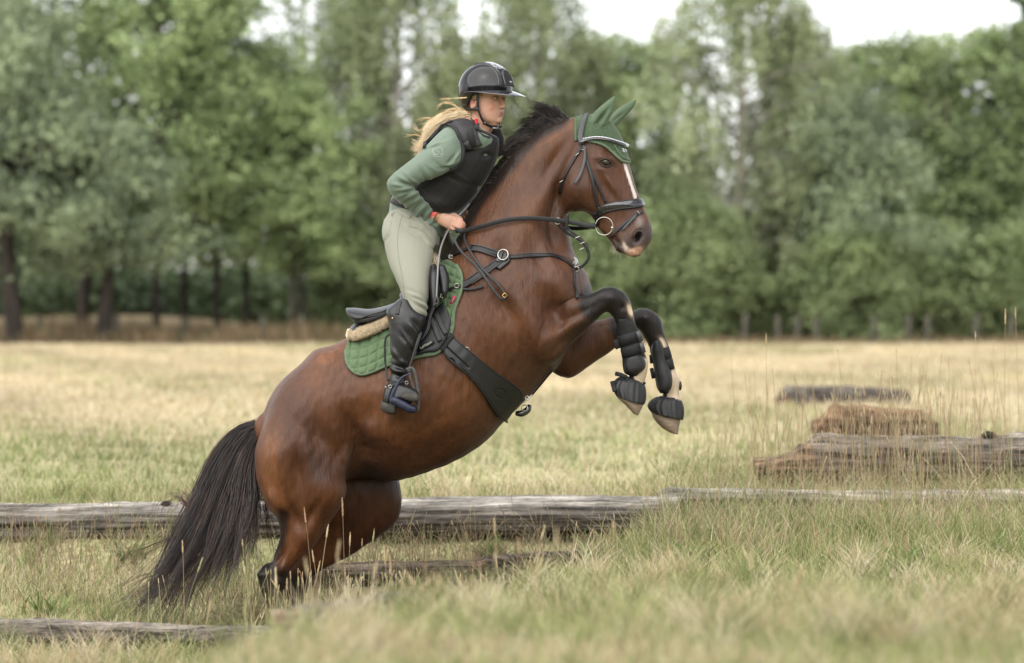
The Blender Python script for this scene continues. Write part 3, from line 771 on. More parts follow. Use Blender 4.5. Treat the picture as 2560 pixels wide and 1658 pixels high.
def head_parts():
    S = [(.124, -.04, .03, .03), (.11, -.075, .062, .055), (.08, -.098, .09, .070), (.04, -.100, .099, .075), (.02, -.098, .100, .0745), (.0, -.092, .0895, .072),
         (-.02, -.085, .089, .0700), (-.04, -.070, .0885, .0665), (-.058, -.045, .0865, .0615), (-.074, -.025, .0835, .054), (-.09, .0, .0795, .043), (-.103, .025, .070, .026)]
    rows = crom(np.array(S), 4)
    rings = [(hl((r[1] + r[2]) / 2, 0, r[0]), HH * (r[2] - r[1]) / 2, HL * r[3]) for r in rows]
    out = [tube_rings(rings, 36, 2.15, .5)]
    def el(x, n, z, rx, rn, rz): out.append(ellipsoid(hl(x, n, z), (rx, rn, rz), 16, 10, HROT))
    out.append(tube([hl(.083, 0, .014), hl(.0895, 0, .002), hl(.0965, 0, -.012), hl(.1035, 0, -.0265), hl(.0995, 0, -.036)], [.006, .0062, .007, .0088, .0065], 12))
    for s in (1, -1):
        el(.094, s * .0105, -.0355, .0095, .0055, .0058); el(.050, s * .027, -.036, .031, .030, .036); el(.079, s * .024, .016, .012, .022, .008)
        el(-.004, s * .0745, -.018, .016, .0055, .030)
    el(.0872, 0, -.0575, .0066, .0175, .0034); el(.0852, 0, -.0655, .0072, .0155, .0042); el(.071, 0, -.088, .014, .022, .014)
    return out

def hand_near():
    out = [loft_px(frs(z8, [(330, 300, 250, 460, .021, -.11), (400, 352, 320, 520, .019, -.112), (520, 378, 440, 590, .018, -.115), (640, 405, 545, 650, .018, -.115), (735, 455, 640, 690, .014, -.11)]), 16, 4, 2.3, .4)]
    for pts, r in (([(660, 455, -.112), (740, 485, -.124), (812, 540, -.122), (846, 590, -.105), (830, 620, -.09)], .0090), ([(650, 520, -.115), (730, 545, -.13), (795, 600, -.13), (822, 640, -.11), (800, 665, -.095)], .0092),
                   ([(620, 570, -.116), (700, 592, -.133), (768, 640, -.132), (800, 668, -.112), (775, 690, -.095)], .0090), ([(590, 610, -.114), (650, 645, -.126), (690, 685, -.122), (720, 700, -.105)], .0080),
                   ([(500, 400, -.098), (620, 395, -.088), (720, 430, -.082), (800, 500, -.085)], .0100)):
        q = np.array([P(*z8(a, b), c) for a, b, c in pts])
        out.append(tube(q, [r * k for k in np.linspace(1.12, .82, len(q))], 12, sub=3))
    return out

def hand_far():
    out = [loft_px(frs(z8, [(640, 250, 700, 330, .02, .05), (720, 290, 780, 400, .018, .04), (800, 330, 850, 470, .018, .03), (860, 370, 880, 540, .015, .02)]), 14, 4, 2.3, .4)]
    for pts in ([(820, 360, .01), (900, 400, -.0), (940, 460, -.0), (930, 500, .02)], [(830, 410, .01), (905, 450, -.005), (945, 515, -.005), (930, 550, .02)], [(840, 460, .01), (900, 500, -.008), (935, 560, -.005), (915, 590, .02)],
                [(840, 510, .015), (880, 550, .0), (905, 600, .0), (885, 620, .02)], [(780, 320, .02), (840, 310, .0), (890, 350, -.01), (905, 400, -.01)]):
        q = np.array([P(*z8(a, b), c) for a, b, c in pts]); out.append(tube(q, np.linspace(.0098, .0075, len(q)), 10, sub=3))
    return out

# torso, arms, legs: one set of stations, grown by g for each layer of clothing
TORSO = frs(c1, [(232, 1330, 660, 1470, .150, 0), (250, 1225, 745, 1385, .138, 0), (320, 1130, 800, 1320, .132, 0), (400, 1010, 900, 1190, .142, 0), (460, 900, 985, 1050, .150, 0),
                 (520, 790, 1035, 920, .162, 0), (600, 695, 1055, 820, .172, 0), (680, 652, 1045, 765, .150, 0), (750, 628, 985, 745, .09, 0)])
ARM_N = frs(c1, [(660, 680, 800, 860, .058, -.155), (590, 735, 795, 935, .060, -.185), (520, 805, 735, 985, .058, -.20), (430, 895, 630, 1040, .052, -.215), (340, 965, 530, 1080, .048, -.225), (262, 1028, 445, 1105, .045, -.23),
                 (210, 1090, 415, 1125, .044, -.23), (222, 1165, 432, 1150, .044, -.225), (285, 1235, 468, 1195, .042, -.205), (360, 1300, 505, 1240, .037, -.175), (430, 1355, 540, 1275, .033, -.15), (486, 1386, 570, 1304, .029, -.128)])
ARM_F = frs(c1, [(870, 660, 1050, 800, .056, .155), (800, 760, 1010, 900, .056, .19), (700, 880, 900, 1010, .05, .21), (600, 1000, 780, 1100, .046, .22), (560, 1100, 740, 1140, .044, .21), (600, 1180, 750, 1170, .04, .17), (680, 1220, 770, 1180, .034, .12), (740, 1230, 800, 1180, .028, .075)])
PELVIS = frs(c3, [(500, 20, 780, 60, .135, 0), (462, 75, 800, 140, .155, -.0), (432, 150, 800, 230, .170, -.02), (424, 230, 790, 300, .165, -.04)])
THIGH = frs(c3, [(432, 130, 780, 210, .09, -.085), (424, 230, 768, 285, .098, -.13), (436, 330, 752, 350, .096, -.18), (462, 430, 738, 440, .088, -.235), (500, 520, 728, 535, .080, -.28), (538, 610, 722, 630, .072, -.315), (556, 690, 712, 735, .064, -.335), (540, 770, 690, 800, .056, -.345)])
CALF = frs(c3, [(500, 720, 690, 740, .055, -.345), (462, 840, 680, 850, .060, -.365), (468, 940, 655, 940, .056, -.375), (472, 1040, 618, 1045, .048, -.378), (470, 1120, 588, 1130, .042, -.378), (462, 1200, 580, 1200, .040, -.378)])
FTHIGH = frs(c3, [(560, 100, 860, 200, .09, .10), (620, 180, 880, 260, .09, .16), (640, 280, 925, 330, .09, .21), (640, 380, 935, 420, .08, .26), (640, 500, 880, 520, .07, .30), (620, 620, 800, 640, .06, .33), (560, 760, 720, 780, .055, .34)])
FCALF = frs(c3, [(540, 740, 700, 760, .055, .34), (500, 900, 660, 900, .055, .35), (480, 1100, 590, 1110, .042, .35), (470, 1200, 570, 1200, .04, .35), (480, 1260, 640, 1290, .04, .34), (560, 1310, 700, 1320, .035, .34)])
def grow(st, g, k=None):
    out = []
    for i, s in enumerate(st):
        a, b = np.array(s[:2]), np.array(s[2:4]); u = (a - b) / np.linalg.norm(a - b); gp = g * 604
        out.append((*(a + u * gp), *(b - u * gp), s[4] + g) + tuple(s[5:]))
    return out

def ss3(a, lo, hi):
    t = np.clip((a - lo) / (hi - lo), 0, 1); return t * t * (3 - 2 * t)

def build_body():
    parts = head_parts() + hand_near() + hand_far()
    parts.append(tube([P(*c1(800, 700), -.01), HO + (-.03, 0, -.165), HO + (-.008, 0, -.115), HO + (-.004, 0, -.07), hl(-.012, 0, -.02)], [.062, .052, .048, .05, .054], 20))
    for st in (TORSO, ARM_N, ARM_F, PELVIS, THIGH, CALF, FTHIGH, FCALF):
        parts.append(loft_px(grow(st, -.019), 20, 3, 2.1, .4))
    V, F = remesh(parts, .0032)
    V = smooth_mesh(V, F, 4)
    x, n, z = to_hl(V); V = smooth_mesh(V, F, 12, .5, -.52, (1 - ss3(z, -.075, -.03) * 0) * (x > .015) * (z < .03) * (z > -.13) * .8)
    N = normals_of(V, F)
    x, n, z = to_hl(V)
    def lb(px_, pn, pz, r, a, both=True, el=(1, 1, 1)):
        nonlocal V
        for s in ((1, -1) if both else (1,)):
            d = ((x - px_) / el[0]) ** 2 + ((n - s * pn) / el[1]) ** 2 + ((z - pz) / el[2]) ** 2
            V = V + N * (np.exp(-d / r ** 2) * a)[:, None]
    lb(.086, .031, .001, .0125, -.0075, el=(1, 1.2, .75)); lb(.1, 0, .010, .009, -.002, False); lb(.086, .012, -.04, .004, -.0035); lb(.093, .0, -.0615, .0028, -.0045, False, (1.5, 6, .8))
    lb(.090, 0, -.076, .006, -.003, False, (1, 2, 1)); lb(.099, .0060, -.0405, .0024, -.003); lb(.088, .030, -.012, .008, .002, el=(1, 1.6, .6)); lb(.07, .055, -.060, .014, -.001)
    lb(.004, .080, -.013, .0075, -.008, el=(1, 1, 1.6)); lb(.096, 0, -.048, .0028, -.0015, False, (1, 1, 2)); lb(.085, .022, .017, .01, .0015, el=(1, 1.8, .5))
    V = smooth_mesh(V, F, 1)
    x, n, z = to_hl(V); an = np.abs(n)
    col = np.tile(np.array((.47, .275, .20)), (len(V), 1))
    g = lambda a, b, c, r, el=(1, 1, 1): np.exp(-(((x - a) / el[0]) ** 2 + ((an - b) / el[1]) ** 2 + ((z - c) / el[2]) ** 2) / r ** 2)
    def bl(wt, c):
        nonlocal col
        wt = np.clip(wt, 0, 1)[:, None]; col = col * (1 - wt) + np.array(c) * wt
    bl(g(.070, .046, -.030, .024) * .55, (.42, .155, .11)); bl(g(.112, 0, -.032, .012) * .35, (.50, .2, .15)); bl(g(0, .078, -.018, .024) * .7, (.42, .14, .10)); bl(g(.004, .079, -.014, .007, (1, 1, 1.6)) * .8, (.16, .05, .04))  # ruddy cheek, nose and ear; shade in the ear hollow painted on
    bl(g(.093, 0, -.0615, .0070, (1.3, 2.3, .80)) * 1.4, (.34, .105, .09)); bl(g(.095, 0, -.0615, .0022, (3, 6, .8)) * .9, (.10, .03, .03)); bl(g(.072, 0, .012, .03, (1, 2, .4)) * .2, (.2, .1, .06)); bl(g(.09, .031, .003, .010, (1, 1.3, .7)) * .45, (.28, .14, .10))  # lip colour and parting; shade below brow and in eye sockets painted on
    hx, hz = to_px(V); hand = (hx > 1085) * (hx < 1185) * (hz > 515) * (hz < 590); kn = np.exp(-((hx - z8(800, 0)[0]) ** 2 + (hz - z8(0, 600)[1]) ** 2) / 16 ** 2) * hand
    bl(kn * .5, (.50, .22, .16)); bl(hand * .2, (.42, .22, .15))
    o = big_mesh('body', V, F, M['skin'], person, col)
    return V, F
BV, BF = build_body()
BSF = Surf(BV, BF)

def face_details():
    for s in (1, -1):
        mb = MB(); mb.add(*ellipsoid(hl(.0795, s * .031, .0005), (.0062, .0125, .0054), 16, 12, HROT)); e = mb.build('eye', M['white'], person)
        mb = MB(); mb.add(*ellipsoid(hl(.0822, s * .0300, .0004) , (.0046, .0055, .0046), 14, 10, HROT)); mb.build('iris', M['iris'], e)
        mb = MB()
        for up in (1, -1):
            q = [hl(.0765, s * .0445, -.001), hl(.0815, s * .0385, .0037 * up + .0006), hl(.0850, s * .031, .0049 * up + .0008), hl(.0850, s * .024, .0032 * up), hl(.0825, s * .0175, -.001)]
            mb.add(*tube(q, [.0018, .0023, .0024, .0022, .0016], 8, sub=3))
        mb.build('eyelid', M['lid'], e)
        paths = []
        for k in range(26):
            t = k / 25; p = hl(.0895 - .010 * t ** 2, s * (.014 + .032 * t), .0205 + .0030 * math.sin(t * 2.4)); d = HL * s * .006 + HU * .0015 - HH * .001
            paths.append([p + HH * .0012, p + d * .6 + HH * .0015, p + d + HH * .0005])
        for k in range(14):
            t = k / 13; p = hl(.0860 - .007 * t ** 2, s * (.020 + .023 * t), .0045); paths.append([p, p + HH * .004 - HU * .001, p + HH * .006 + HU * .001])
        V, F, C = strands(np.array(paths), .0006, .0002, 3, np.tile((.09, .055, .03), (len(paths), 1)))
        big_mesh('eyebrow', V, F, M['hair'], person, C)
M['lid'] = mat('eyelid skin', (.36, .19, .14), .5, .3)
face_details()

# ---- clothes
def wrinkles(V, N, items):
    for (x, y), r, a, k in items: V = brush(V, N, x, y, r, a * 1.35, **k)
    return V

def build_clothes():
    parts = [loft_px(grow(TORSO, .005), 26, 4, 2.1, .3), loft_px(ARM_N, 22, 5, 2.05, .15), loft_px(ARM_F, 20, 4, 2.05, .15),
             loft_px(frs(c1, [(225, 1350, 640, 1520, .150, 0), (240, 1240, 720, 1400, .146, 0), (320, 1140, 800, 1320, .14, 0)]), 26, 4, 2.1, .2),
             tube([P(*c1(790, 740), -.01), HO + (-.045, 0, -.175), HO + (-.038, 0, -.150)], [.078, .062, .060], 20)]
    V, F = remesh(parts, .0042); V = smooth_mesh(V, F, 4); N = normals_of(V, F)
    it = []
    def b(pt, r, a, **k): it.append((pt, r, a, k))
    # crook of the elbow and forearm folds
    for i, (x, y, an, a) in enumerate([(430, 1092, 30, .006), (405, 1072, 38, -.005), (375, 1050, 42, .005), (350, 1110, 18, -.006), (335, 1075, 30, .005), (300, 1120, 8, .005), (345, 1150, -8, .006), (390, 1165, -20, -.005), (330, 1190, -25, .005), (395, 1200, -30, .005), (440, 1215, -35, -.004),
                                       (420, 1250, -38, .004), (455, 1280, -42, -.0045), (480, 1300, -45, .004), (500, 1335, -48, -.004), (520, 1350, -48, .004), (390, 1290, -40, -.004), (355, 1250, -35, -.004),
                                       (520, 1030, 60, .004), (490, 1050, 62, -.004), (600, 960, 40, -.003), (560, 990, 35, .003), (705, 920, -50, -.006), (740, 900, -55, .005), (690, 960, -20, .006), (660, 985, -5, -.005), (560, 830, -20, -.004), (600, 800, -22, .004), (640, 775, -25, -.003)]):
        b(c1(x, y), 4.2, a, el=4.5, ang=an)
    b(c1(470, 950), 14, .004, el=3, ang=-42); b(c1(700, 760), 26, .006)
    for k in range(7): b(c1(440 + k * 30, 1350 + k * 8), 4, (-1) ** k * .004, el=4, ang=-60)
    V = wrinkles(V, N, it)
    shirt = big_mesh('shirt', V, F, M['shirt'], person)
    SS = Surf(V, F)
    # sleeve emblem: rounded square outline with a slanting line of lettering and a small tick
    mb = MB()
    sq = [(562, 845), (575, 832), (620, 830), (634, 842), (638, 885), (626, 897), (580, 898), (564, 886), (562, 845)]
    mb.add(*strap(SS, [c1(*q) for q in sq], .0014, .0012, .0008, step=2, smooth=1))
    for k in range(6):
        x, y = 584 + k * 8.2, 843 + k * 7.6
        mb.add(*strap(SS, [c1(x - 3, y + 2), c1(x + 3, y - 3)] if k % 2 else [c1(x - 2, y - 3), c1(x + 2.5, y + 4)], .0018, .001, .0008, step=1.2, smooth=0))
    mb.add(*strap(SS, [c1(574, 868), c1(578, 886), c1(600, 878)], .0018, .001, .0008, step=2, smooth=0))
    mb.build('emblem', M['print'], shirt)
    # zip collar
    mb = MB(); mb.add(*strap(SS, [c1(905, 700), c1(950, 740), c1(1000, 752)], .010, .003, .002, step=4)); mb.build('collar_trim', M['vestgrey'], shirt)

    # ---- body protector
    Vst = frs(c1, [(228, 1248, 610, 1395, .152, 0), (300, 1140, 775, 1325, .156, 0), (385, 1015, 890, 1200, .164, 0), (448, 900, 985, 1060, .172, 0), (508, 790, 1050, 930, .168, 0), (590, 695, 1072, 830, .150, 0), (680, 640, 1070, 760, .122, 0)])
    parts = [loft_px(Vst, 28, 4, 2.6, .12)]
    V, F = remesh(parts, .0045); V = smooth_mesh(V, F, 3); N = normals_of(V, F); it = []
    b(c1(880, 1120), 6, -.006, el=5, ang=30); b(c1(820, 1080), 4, .004, el=7, ang=32); b(c1(700, 1060), 5, -.003, el=8, ang=30); b(c1(980, 890), 7, -.012, el=1.5); b(c1(560, 1250), 12, .005, el=4, ang=15)
    V = wrinkles(V, N, it)
    # neck opening: scoop at the throat
    vest = big_mesh('body_protector', V, F, M['vest'], person)
    return SS, Surf(V, F), vest, (V, F)
SS, VS, vest, VVF = build_clothes()
def shirt_arrays():
    me = [o for o in person.children if o.name.startswith('shirt')][0].data
    V = np.empty(len(me.vertices) * 3); me.vertices.foreach_get('co', V); V = V.reshape(-1, 3) + np.array(person.location)
    F = np.array([tuple(p.vertices) for p in me.polygons]); return V, F
SV, SF = shirt_arrays()
UV_ = np.vstack([SV, VVF[0]]); UF_ = np.vstack([SF, VVF[1] + len(SV)])
US = Surf(UV_, UF_)

def vest_details():
    # padded shoulder yoke with dark armhole rim
    a = [(500, 835), (512, 775), (548, 715), (605, 672), (670, 655), (725, 672), (765, 720), (782, 790), (790, 850)]
    b_ = [(505, 800), (530, 735), (590, 655), (665, 612), (760, 594), (840, 612), (880, 670), (905, 745), (925, 805)]
    mb = MB(); mb.add(*patch(US, [c1(*p) for p in a], [c1(*p) for p in b_], 40, 12, .006, .012, sm=4)); mb.build('shoulder_yoke', M['vestgrey'], vest)
    mb = MB(); mb.add(*strap(US, [c1(*p) for p in [(505, 835), (515, 780), (550, 722), (606, 680), (670, 662), (722, 680), (760, 728), (776, 800), (782, 880), (765, 950), (725, 985), (690, 992)]], .014, .010, .009, step=5, smooth=4)); mb.build('armhole_rim', M['vest'], vest)
    mb = MB(); mb.add(*patch(US, [c1(790, 795), c1(805, 835), c1(845, 838)], [c1(850, 760), c1(900, 770), c1(928, 800)], 10, 8, .016, .012, sm=1)); mb.build('shoulder_flap', M['vestgrey'], vest)
    mb = MB(); mb.add(*patch(US, [c1(818, 712), c1(832, 760), c1(846, 812)], [c1(852, 706), c1(870, 752), c1(886, 800)], 10, 7, .030, .004, sm=1)); mb.build('closure_tab', M['vest'], vest)
    mb = MB(); mb.add(*patch(US, [c1(845, 622), c1(862, 668), c1(885, 712)], [c1(897, 612), c1(905, 660), c1(908, 705)], 10, 7, .014, .007, sm=1)); mb.build('collar_flap', M['vest'], vest)
    mb = MB(); mb.add(*patch(US, [c1(866, 651), c1(873, 663), c1(880, 676)], [c1(885, 649), c1(886, 662), c1(887, 680)], 6, 5, .025, .002, sm=0)); mb.build('tag', M['red'], vest)
    # far shoulder strap seen past the neck
    mb = MB(); mb.add(*tube([P(*c1(1010, 690), .03), P(*c1(1045, 720), .05), P(*c1(1062, 770), .06), P(*c1(1072, 840), .06)], [.022, .028, .028, .02], 14, flat=.6)); mb.build('shoulder_strap', M['vestgrey'], vest)
    # panel seams
    mb = MB()
    mb.add(*strap(VS, [c1(700, 1000), c1(780, 1060), c1(860, 1115), c1(905, 1140)], .003, .002, .001, step=4)); mb.add(*strap(VS, [c1(450, 1110), c1(520, 1200), c1(620, 1290)], .003, .002, .001, step=4)); mb.build('seam', M['vestgrey'], vest)
vest_details()

def build_legs():
    # ---- breeches
    parts = [loft_px(PELVIS, 26, 5, 2.1, .3), loft_px(THIGH, 26, 5, 2.1, .3), loft_px(FTHIGH, 22, 4, 2.1, .3)]
    V, F = remesh(parts, .0045); V = smooth_mesh(V, F, 5); N = normals_of(V, F); it = []
    def b(pt, r, a, **k): it.append((pt, r, a, k))
    b(c3(480, 200), 30, .010); b(c3(600, 330), 40, .006)
    for x, y, an, a in [(640, 185, 35, -.005), (670, 215, 38, .005), (640, 240, 30, -.004), (690, 260, 40, -.005), (730, 300, 50, .005), (760, 330, 50, -.006), (690, 180, 40, .004),
                        (640, 640, 25, .004), (660, 665, 28, -.005), (675, 690, 35, .005), (680, 720, 40, -.005), (690, 745, 45, .005), (650, 700, 30, -.004), (700, 660, 60, -.004), (620, 610, 20, -.003), (450, 245, -60, -.005)]:
        b(c3(x, y), 4.5, a, el=4.2, ang=an)
    V = wrinkles(V, N, it)
    br = big_mesh('breeches', V, F, M['breeches'], person); S = Surf(V, F)
    mb = MB()
    for pts in ([(548, 95), (530, 160), (515, 250), (518, 350), (535, 450), (552, 540), (560, 620), (562, 660)], [(489, 66), (478, 120), (465, 190), (440, 235), (428, 262)], [(548, 95), (600, 120), (680, 150)], [(585, 178), (640, 185), (700, 220), (740, 270)]):
        mb.add(*strap(S, [c3(*p) for p in pts], .0022, .0012, .0006, step=5, smooth=2))
    mb.build('seam', M['seam'], br)
    mb = MB(); mb.add(*strap(S, [c3(455, 66), c3(500, 62), c3(556, 92), c3(600, 116)], .020, .003, .001, step=5)); mb.build('waistband', M['breeches'], br)
    # ---- boots
    def boot(st, foot, nm, side):
        parts = [loft_px(st, 26, 5, 2.1, .1)] + foot
        V, F = remesh(parts, .004); V = smooth_mesh(V, F, 3); N = normals_of(V, F); it = []
        if side < 0:
            for x, y, an, a in [(500, 1060, 30, -.006), (540, 1075, 25, .006), (520, 1110, 20, -.006), (545, 1140, 8, .006), (500, 1160, 10, -.007), (540, 1178, 0, -.006), (495, 1125, 40, .006), (640, 830, 50, -.005), (620, 860, 55, .005), (590, 900, 55, -.005), (600, 960, 60, .005), (565, 930, 50, -.004), (620, 1010, 60, -.005), (495, 1015, 60, .004)]:
                it.append((c3(x, y), 5.5, a, dict(el=3.2, ang=an, Y=-.33)))
        V = wrinkles(V, N, it); o = big_mesh(nm, V, F, M['boot'], person); return o, Surf(V, F)
    top = frs(c3, [(528, 655, 598, 668, .045, -.345), (488, 690, 655, 735, .062, -.35), (440, 735, 702, 772, .068, -.355), (450, 800, 694, 820, .068, -.362), (460, 870, 672, 885, .063, -.37), (466, 950, 650, 958, .058, -.375),
                   (470, 1030, 622, 1040, .05, -.378), (470, 1100, 588, 1110, .044, -.378), (462, 1170, 578, 1175, .042, -.378), (452, 1225, 590, 1235, .042, -.378), (440, 1270, 600, 1290, .04, -.38)])
    foot = [loft_px(frs(c3, [(455, 1215, 420, 1370, .034, -.372), (520, 1215, 480, 1385, .040, -.395), (590, 1235, 555, 1370, .043, -.43), (640, 1262, 600, 1350, .043, -.46), (656, 1290, 635, 1335, .034, -.475)]), 20, 4, 2.4, .3)]
    bt, S = boot(top, foot, 'riding_boot', -1)
    mb = MB(); mb.add(*loft_px(frs(c3, [(412, 1330, 404, 1394, .032, -.368), (460, 1345, 452, 1422, .041, -.385), (508, 1350, 500, 1425, .039, -.40)]), 16, 3, 3, .1))
    mb.add(*loft_px(frs(c3, [(520, 1295, 515, 1312, .036, -.44), (580, 1275, 580, 1335, .042, -.46), (640, 1285, 640, 1345, .036, -.485), (655, 1300, 652, 1340, .026, -.49)]), 16, 3, 2.6, .2)); mb.build('sole', M['sole'], bt)
    mb = MB(); mb.add(*strap(S, [c3(*p) for p in [(447, 1238), (470, 1240), (510, 1222), (560, 1210), (600, 1232)]], .012, .005, .003, step=3)); mb.add(*strap(S, [c3(*p) for p in [(478, 1245), (462, 1290), (450, 1345)]], .006, .004, .003, step=3)); spur = mb.build('spur_strap', M['strap'], bt)
    mb = MB()
    for cx, cy in ((474, 1242), (566, 1216)): 
        p, n_ = S.hit(*c3(cx, cy), .008); mb.add(*torus(p, .0062, .0017, (1, 0, 0), (0, 0, 1), 14, 6))
    mb.add(*tube([P(*c3(436, 1244), -.39), P(*c3(452, 1244), -.40)], .006, 8)); mb.build('buckle', M['metal'], spur)
    mb = MB(); mb.add(*strap(S, [c3(*p) for p in [(545, 655), (528, 690), (518, 730), (512, 762)]], .016, .005, .002, step=3)); mb.build('zip_guard', M['strap'], bt)
    mb = MB(); p, n_ = S.hit(*c3(485, 786), .003); mb.add(*ellipsoid(p, (.004, .002, .004), 8, 6)); mb.build('stud', M['bead'], bt)
    boot(grow(FCALF, .006), [], 'riding_boot', 1)
build_legs()

def build_helmet():
    cx, cz, a, b, c = .010, .045, .1184, .100, .105
    def rim(ph):
        k = abs(ph); return np.interp(k, [0, 1.3, 1.58, 1.88, math.pi], [.030, .026, .018, -.028, -.045])
    def surfp(ph, t, g=0):      # t 0..1 dome, 1..2 skirt
        if t <= 1:
            el = (1 - t) * math.pi / 2; return np.array((cx + (a + g) * math.cos(ph) * math.cos(el), (b + g) * math.sin(ph) * math.cos(el), cz + (c + g) * math.sin(el)))
        z = cz + (rim(ph) - cz) * (t - 1); k = 1 - .10 * ((cz - z) / .077) ** 2 * (abs(ph) > 1.2)
        return np.array((cx + (a + g) * math.cos(ph) * k, (b + g) * math.sin(ph) * k, z))
    def shell(inside, g, nph=96, rows=30):
        V = []; F = []; ts = np.r_[np.linspace(.02, 1, 22), np.linspace(1.12, 2, 8)]
        phs = np.linspace(-math.pi, math.pi, nph, endpoint=False)
        for t in ts:
            for ph in phs: V.append(surfp(ph, t, g))
        for t in ts[::-1]:
            for ph in phs: V.append(surfp(ph, t, g - .008))
        m = 2 * len(ts)
        for i in range(m - 1):
            for j in range(nph):
                k = (j + 1) % nph
                q = V[i * nph + j]
                if inside is None or inside(q): F.append((i * nph + j, (i + 1) * nph + j, (i + 1) * nph + k, i * nph + k))
        return hls(V), F
    panel = lambda q: abs(q[1]) < .050 + .022 * max(0, 1 - (q[2] - .03) / .12) and q[2] > .028
    mb = MB(); mb.add(*shell(None, 0)); tp = surfp(0, 0); helmet = mb.build('riding_helmet', M['shell'], person)
    # centre panel, proud of the shell
    V = []; F = []; nu, nv = 44, 22
    for i in range(nu):
        e = R(4) + R(104) * i / (nu - 1)           # over the top from front to back
        for j in range(nv):
            s = j / (nv - 1) * 2 - 1
            fz = max(0, 1 - math.sin(e)) if e < math.pi / 2 else 0.35 * max(0, 1 - math.sin(e))
            y = s * (.034 + .022 * fz ** .7); r = math.sqrt(max(0, 1 - (y / (b + .003)) ** 2))
            g = .0035 if abs(s) < .98 else -.001
            V.append((cx + (a + g) * math.cos(e) * r, y, cz + (c + g) * math.sin(e) * r))
    for i in range(nu - 1):
        for j in range(nv - 1): F.append((i * nv + j, (i + 1) * nv + j, (i + 1) * nv + j + 1, i * nv + j + 1))
    mb = MB(); mb.add(hls(V), F); mb.build('centre_panel', M['suede'], helmet)
    mb = MB()
    for s in (1, -1):
        q = [(V[i * nv + (nv - 1 if s > 0 else 0)]) for i in range(nu)]; mb.add(*tube(hls(q), .0018, 6))
    mb.build('piping', M['gloss'], helmet)
    def onp(e, y, g):
        r = math.sqrt(max(0, 1 - (y / (b + .003)) ** 2)); return hl(cx + (a + g) * math.cos(e) * r, y, cz + (c + g) * math.sin(e) * r)
    mb = MB()
    for _ in range(620):
        e = R(rng.triangular(22, 62, 92)); y = rng.uniform(-.05, .05)
        if abs(y) > .031 + .020 * max(0, 1 - math.sin(e)) ** .7: continue
        if e < R(46) and abs(y) < .030: continue
        if rng.random() < (R(60) - e) * 1.1: continue
        mb.add(*ellipsoid(onp(e, y, .0042), (.0011,) * 3, 6, 4))
    mb.build('crystals', M['crystal'], helmet)
    mb = MB()   # front grille: arched frame and slats
    arch = [onp(R(3), .033, .006), onp(R(15), .033, .006), onp(R(29), .029, .006), onp(R(38), .016, .006), onp(R(41), 0, .006), onp(R(38), -.016, .006), onp(R(29), -.029, .006), onp(R(15), -.033, .006), onp(R(3), -.033, .006)]
    mb.add(*tube(arch, .0024, 8, sub=3)); gr = mb.build('vent_frame', M['gloss'], helmet)
    mb = MB()
    for k in range(9):
        e = R(5 + k * 4.0); w_ = .030 if k < 7 else .022; mb.add(*tube([onp(e, w_, .004), onp(e + .01, .01, .008), onp(e + .01, -.01, .008), onp(e, -w_, .004)], .0015, 6, sub=2))
    mb.build('vent_slats', M['greyleather'], gr)
    mb = MB(); mb.add(*tube([onp(R(10), .011, .0115), onp(R(10.5), -.001, .0125)], .0055, 4, flat=.3, up=tuple(HH), p=4)); mb.build('badge', M['metal'], gr)
    # visor
    V = []; nph, nr = 60, 8; phs = np.linspace(-R(112), R(112), nph)
    for sgn in (1, -1):
        for ph in phs:
            f = max(0, math.cos(ph)); ext = .010 + .048 * f ** 1.4; tap = min(1, (R(112) - abs(ph)) / .35); ext = ext * (.25 + .75 * tap)
            ir = np.array((cx + (a + .001) * math.cos(ph), (b + .001) * math.sin(ph), .0285 - .003 * (1 - f))); dr = np.array((math.cos(ph), math.sin(ph), 0))
            for r in range(nr):
                t = r / (nr - 1); p = ir + dr * ext * t + np.array((0, 0, -(.023 * f ** 1.3) * t ** 1.3 + (.0022 * sgn) * (1 - .75 * t)))
                V.append(p)
    F = []; M_ = nph * nr
    for i in range(nph - 1):
        for r in range(nr - 1):
            q = (i * nr + r, i * nr + r + 1, (i + 1) * nr + r + 1, (i + 1) * nr + r); F.append(q); F.append(tuple(M_ + x for x in q[::-1]))
        F.append((i * nr + nr - 1, M_ + i * nr + nr - 1, M_ + (i + 1) * nr + nr - 1, (i + 1) * nr + nr - 1))
    mb = MB(); mb.add(hls(V), F); vis = mb.build('visor', M['visor'], helmet)
    # harness
    for s in (1, -1):
        mb = MB()
        for pts, w_ in (([(.024, .083, .030), (.025, .083, .01), (.025, .081, -.02), (.024, .076, -.043)], .0065), ([(-.062, .052, -.026), (-.048, .064, -.036), (-.012, .075, -.042), (.024, .0775, -.044)], .0075),
                        ([(.024, .077, -.043), (.032, .068, -.078), (.043, .052, -.104), (.055, .024, -.116), (.064, 0, -.118)], .0055)):
            q = np.array([hl(x, n_ * s, z) for x, n_, z in pts]); mb.add(*tube(crom(q, 4), w_, 8, flat=.35, up=tuple(-HL * s * -1)))
        mb.build('chin_strap', M['strap'], helmet)
    mb = MB(); mb.add(*ellipsoid(hl(.040, .0545, -.102), (.009, .005, .008), 10, 8, HROT)); mb.add(*ellipsoid(hl(.070, -.022, -.113), (.010, .010, .006), 10, 8, HROT)); mb.build('buckle', M['gloss'], helmet)
    mb = MB(); mb.add(*tube([hl(.058, .018, -.121), hl(.066, .002, -.122), hl(.070, -.014, -.119)], .0035, 8, flat=.4)); mb.build('clip', M['metal'], helmet)
build_helmet()

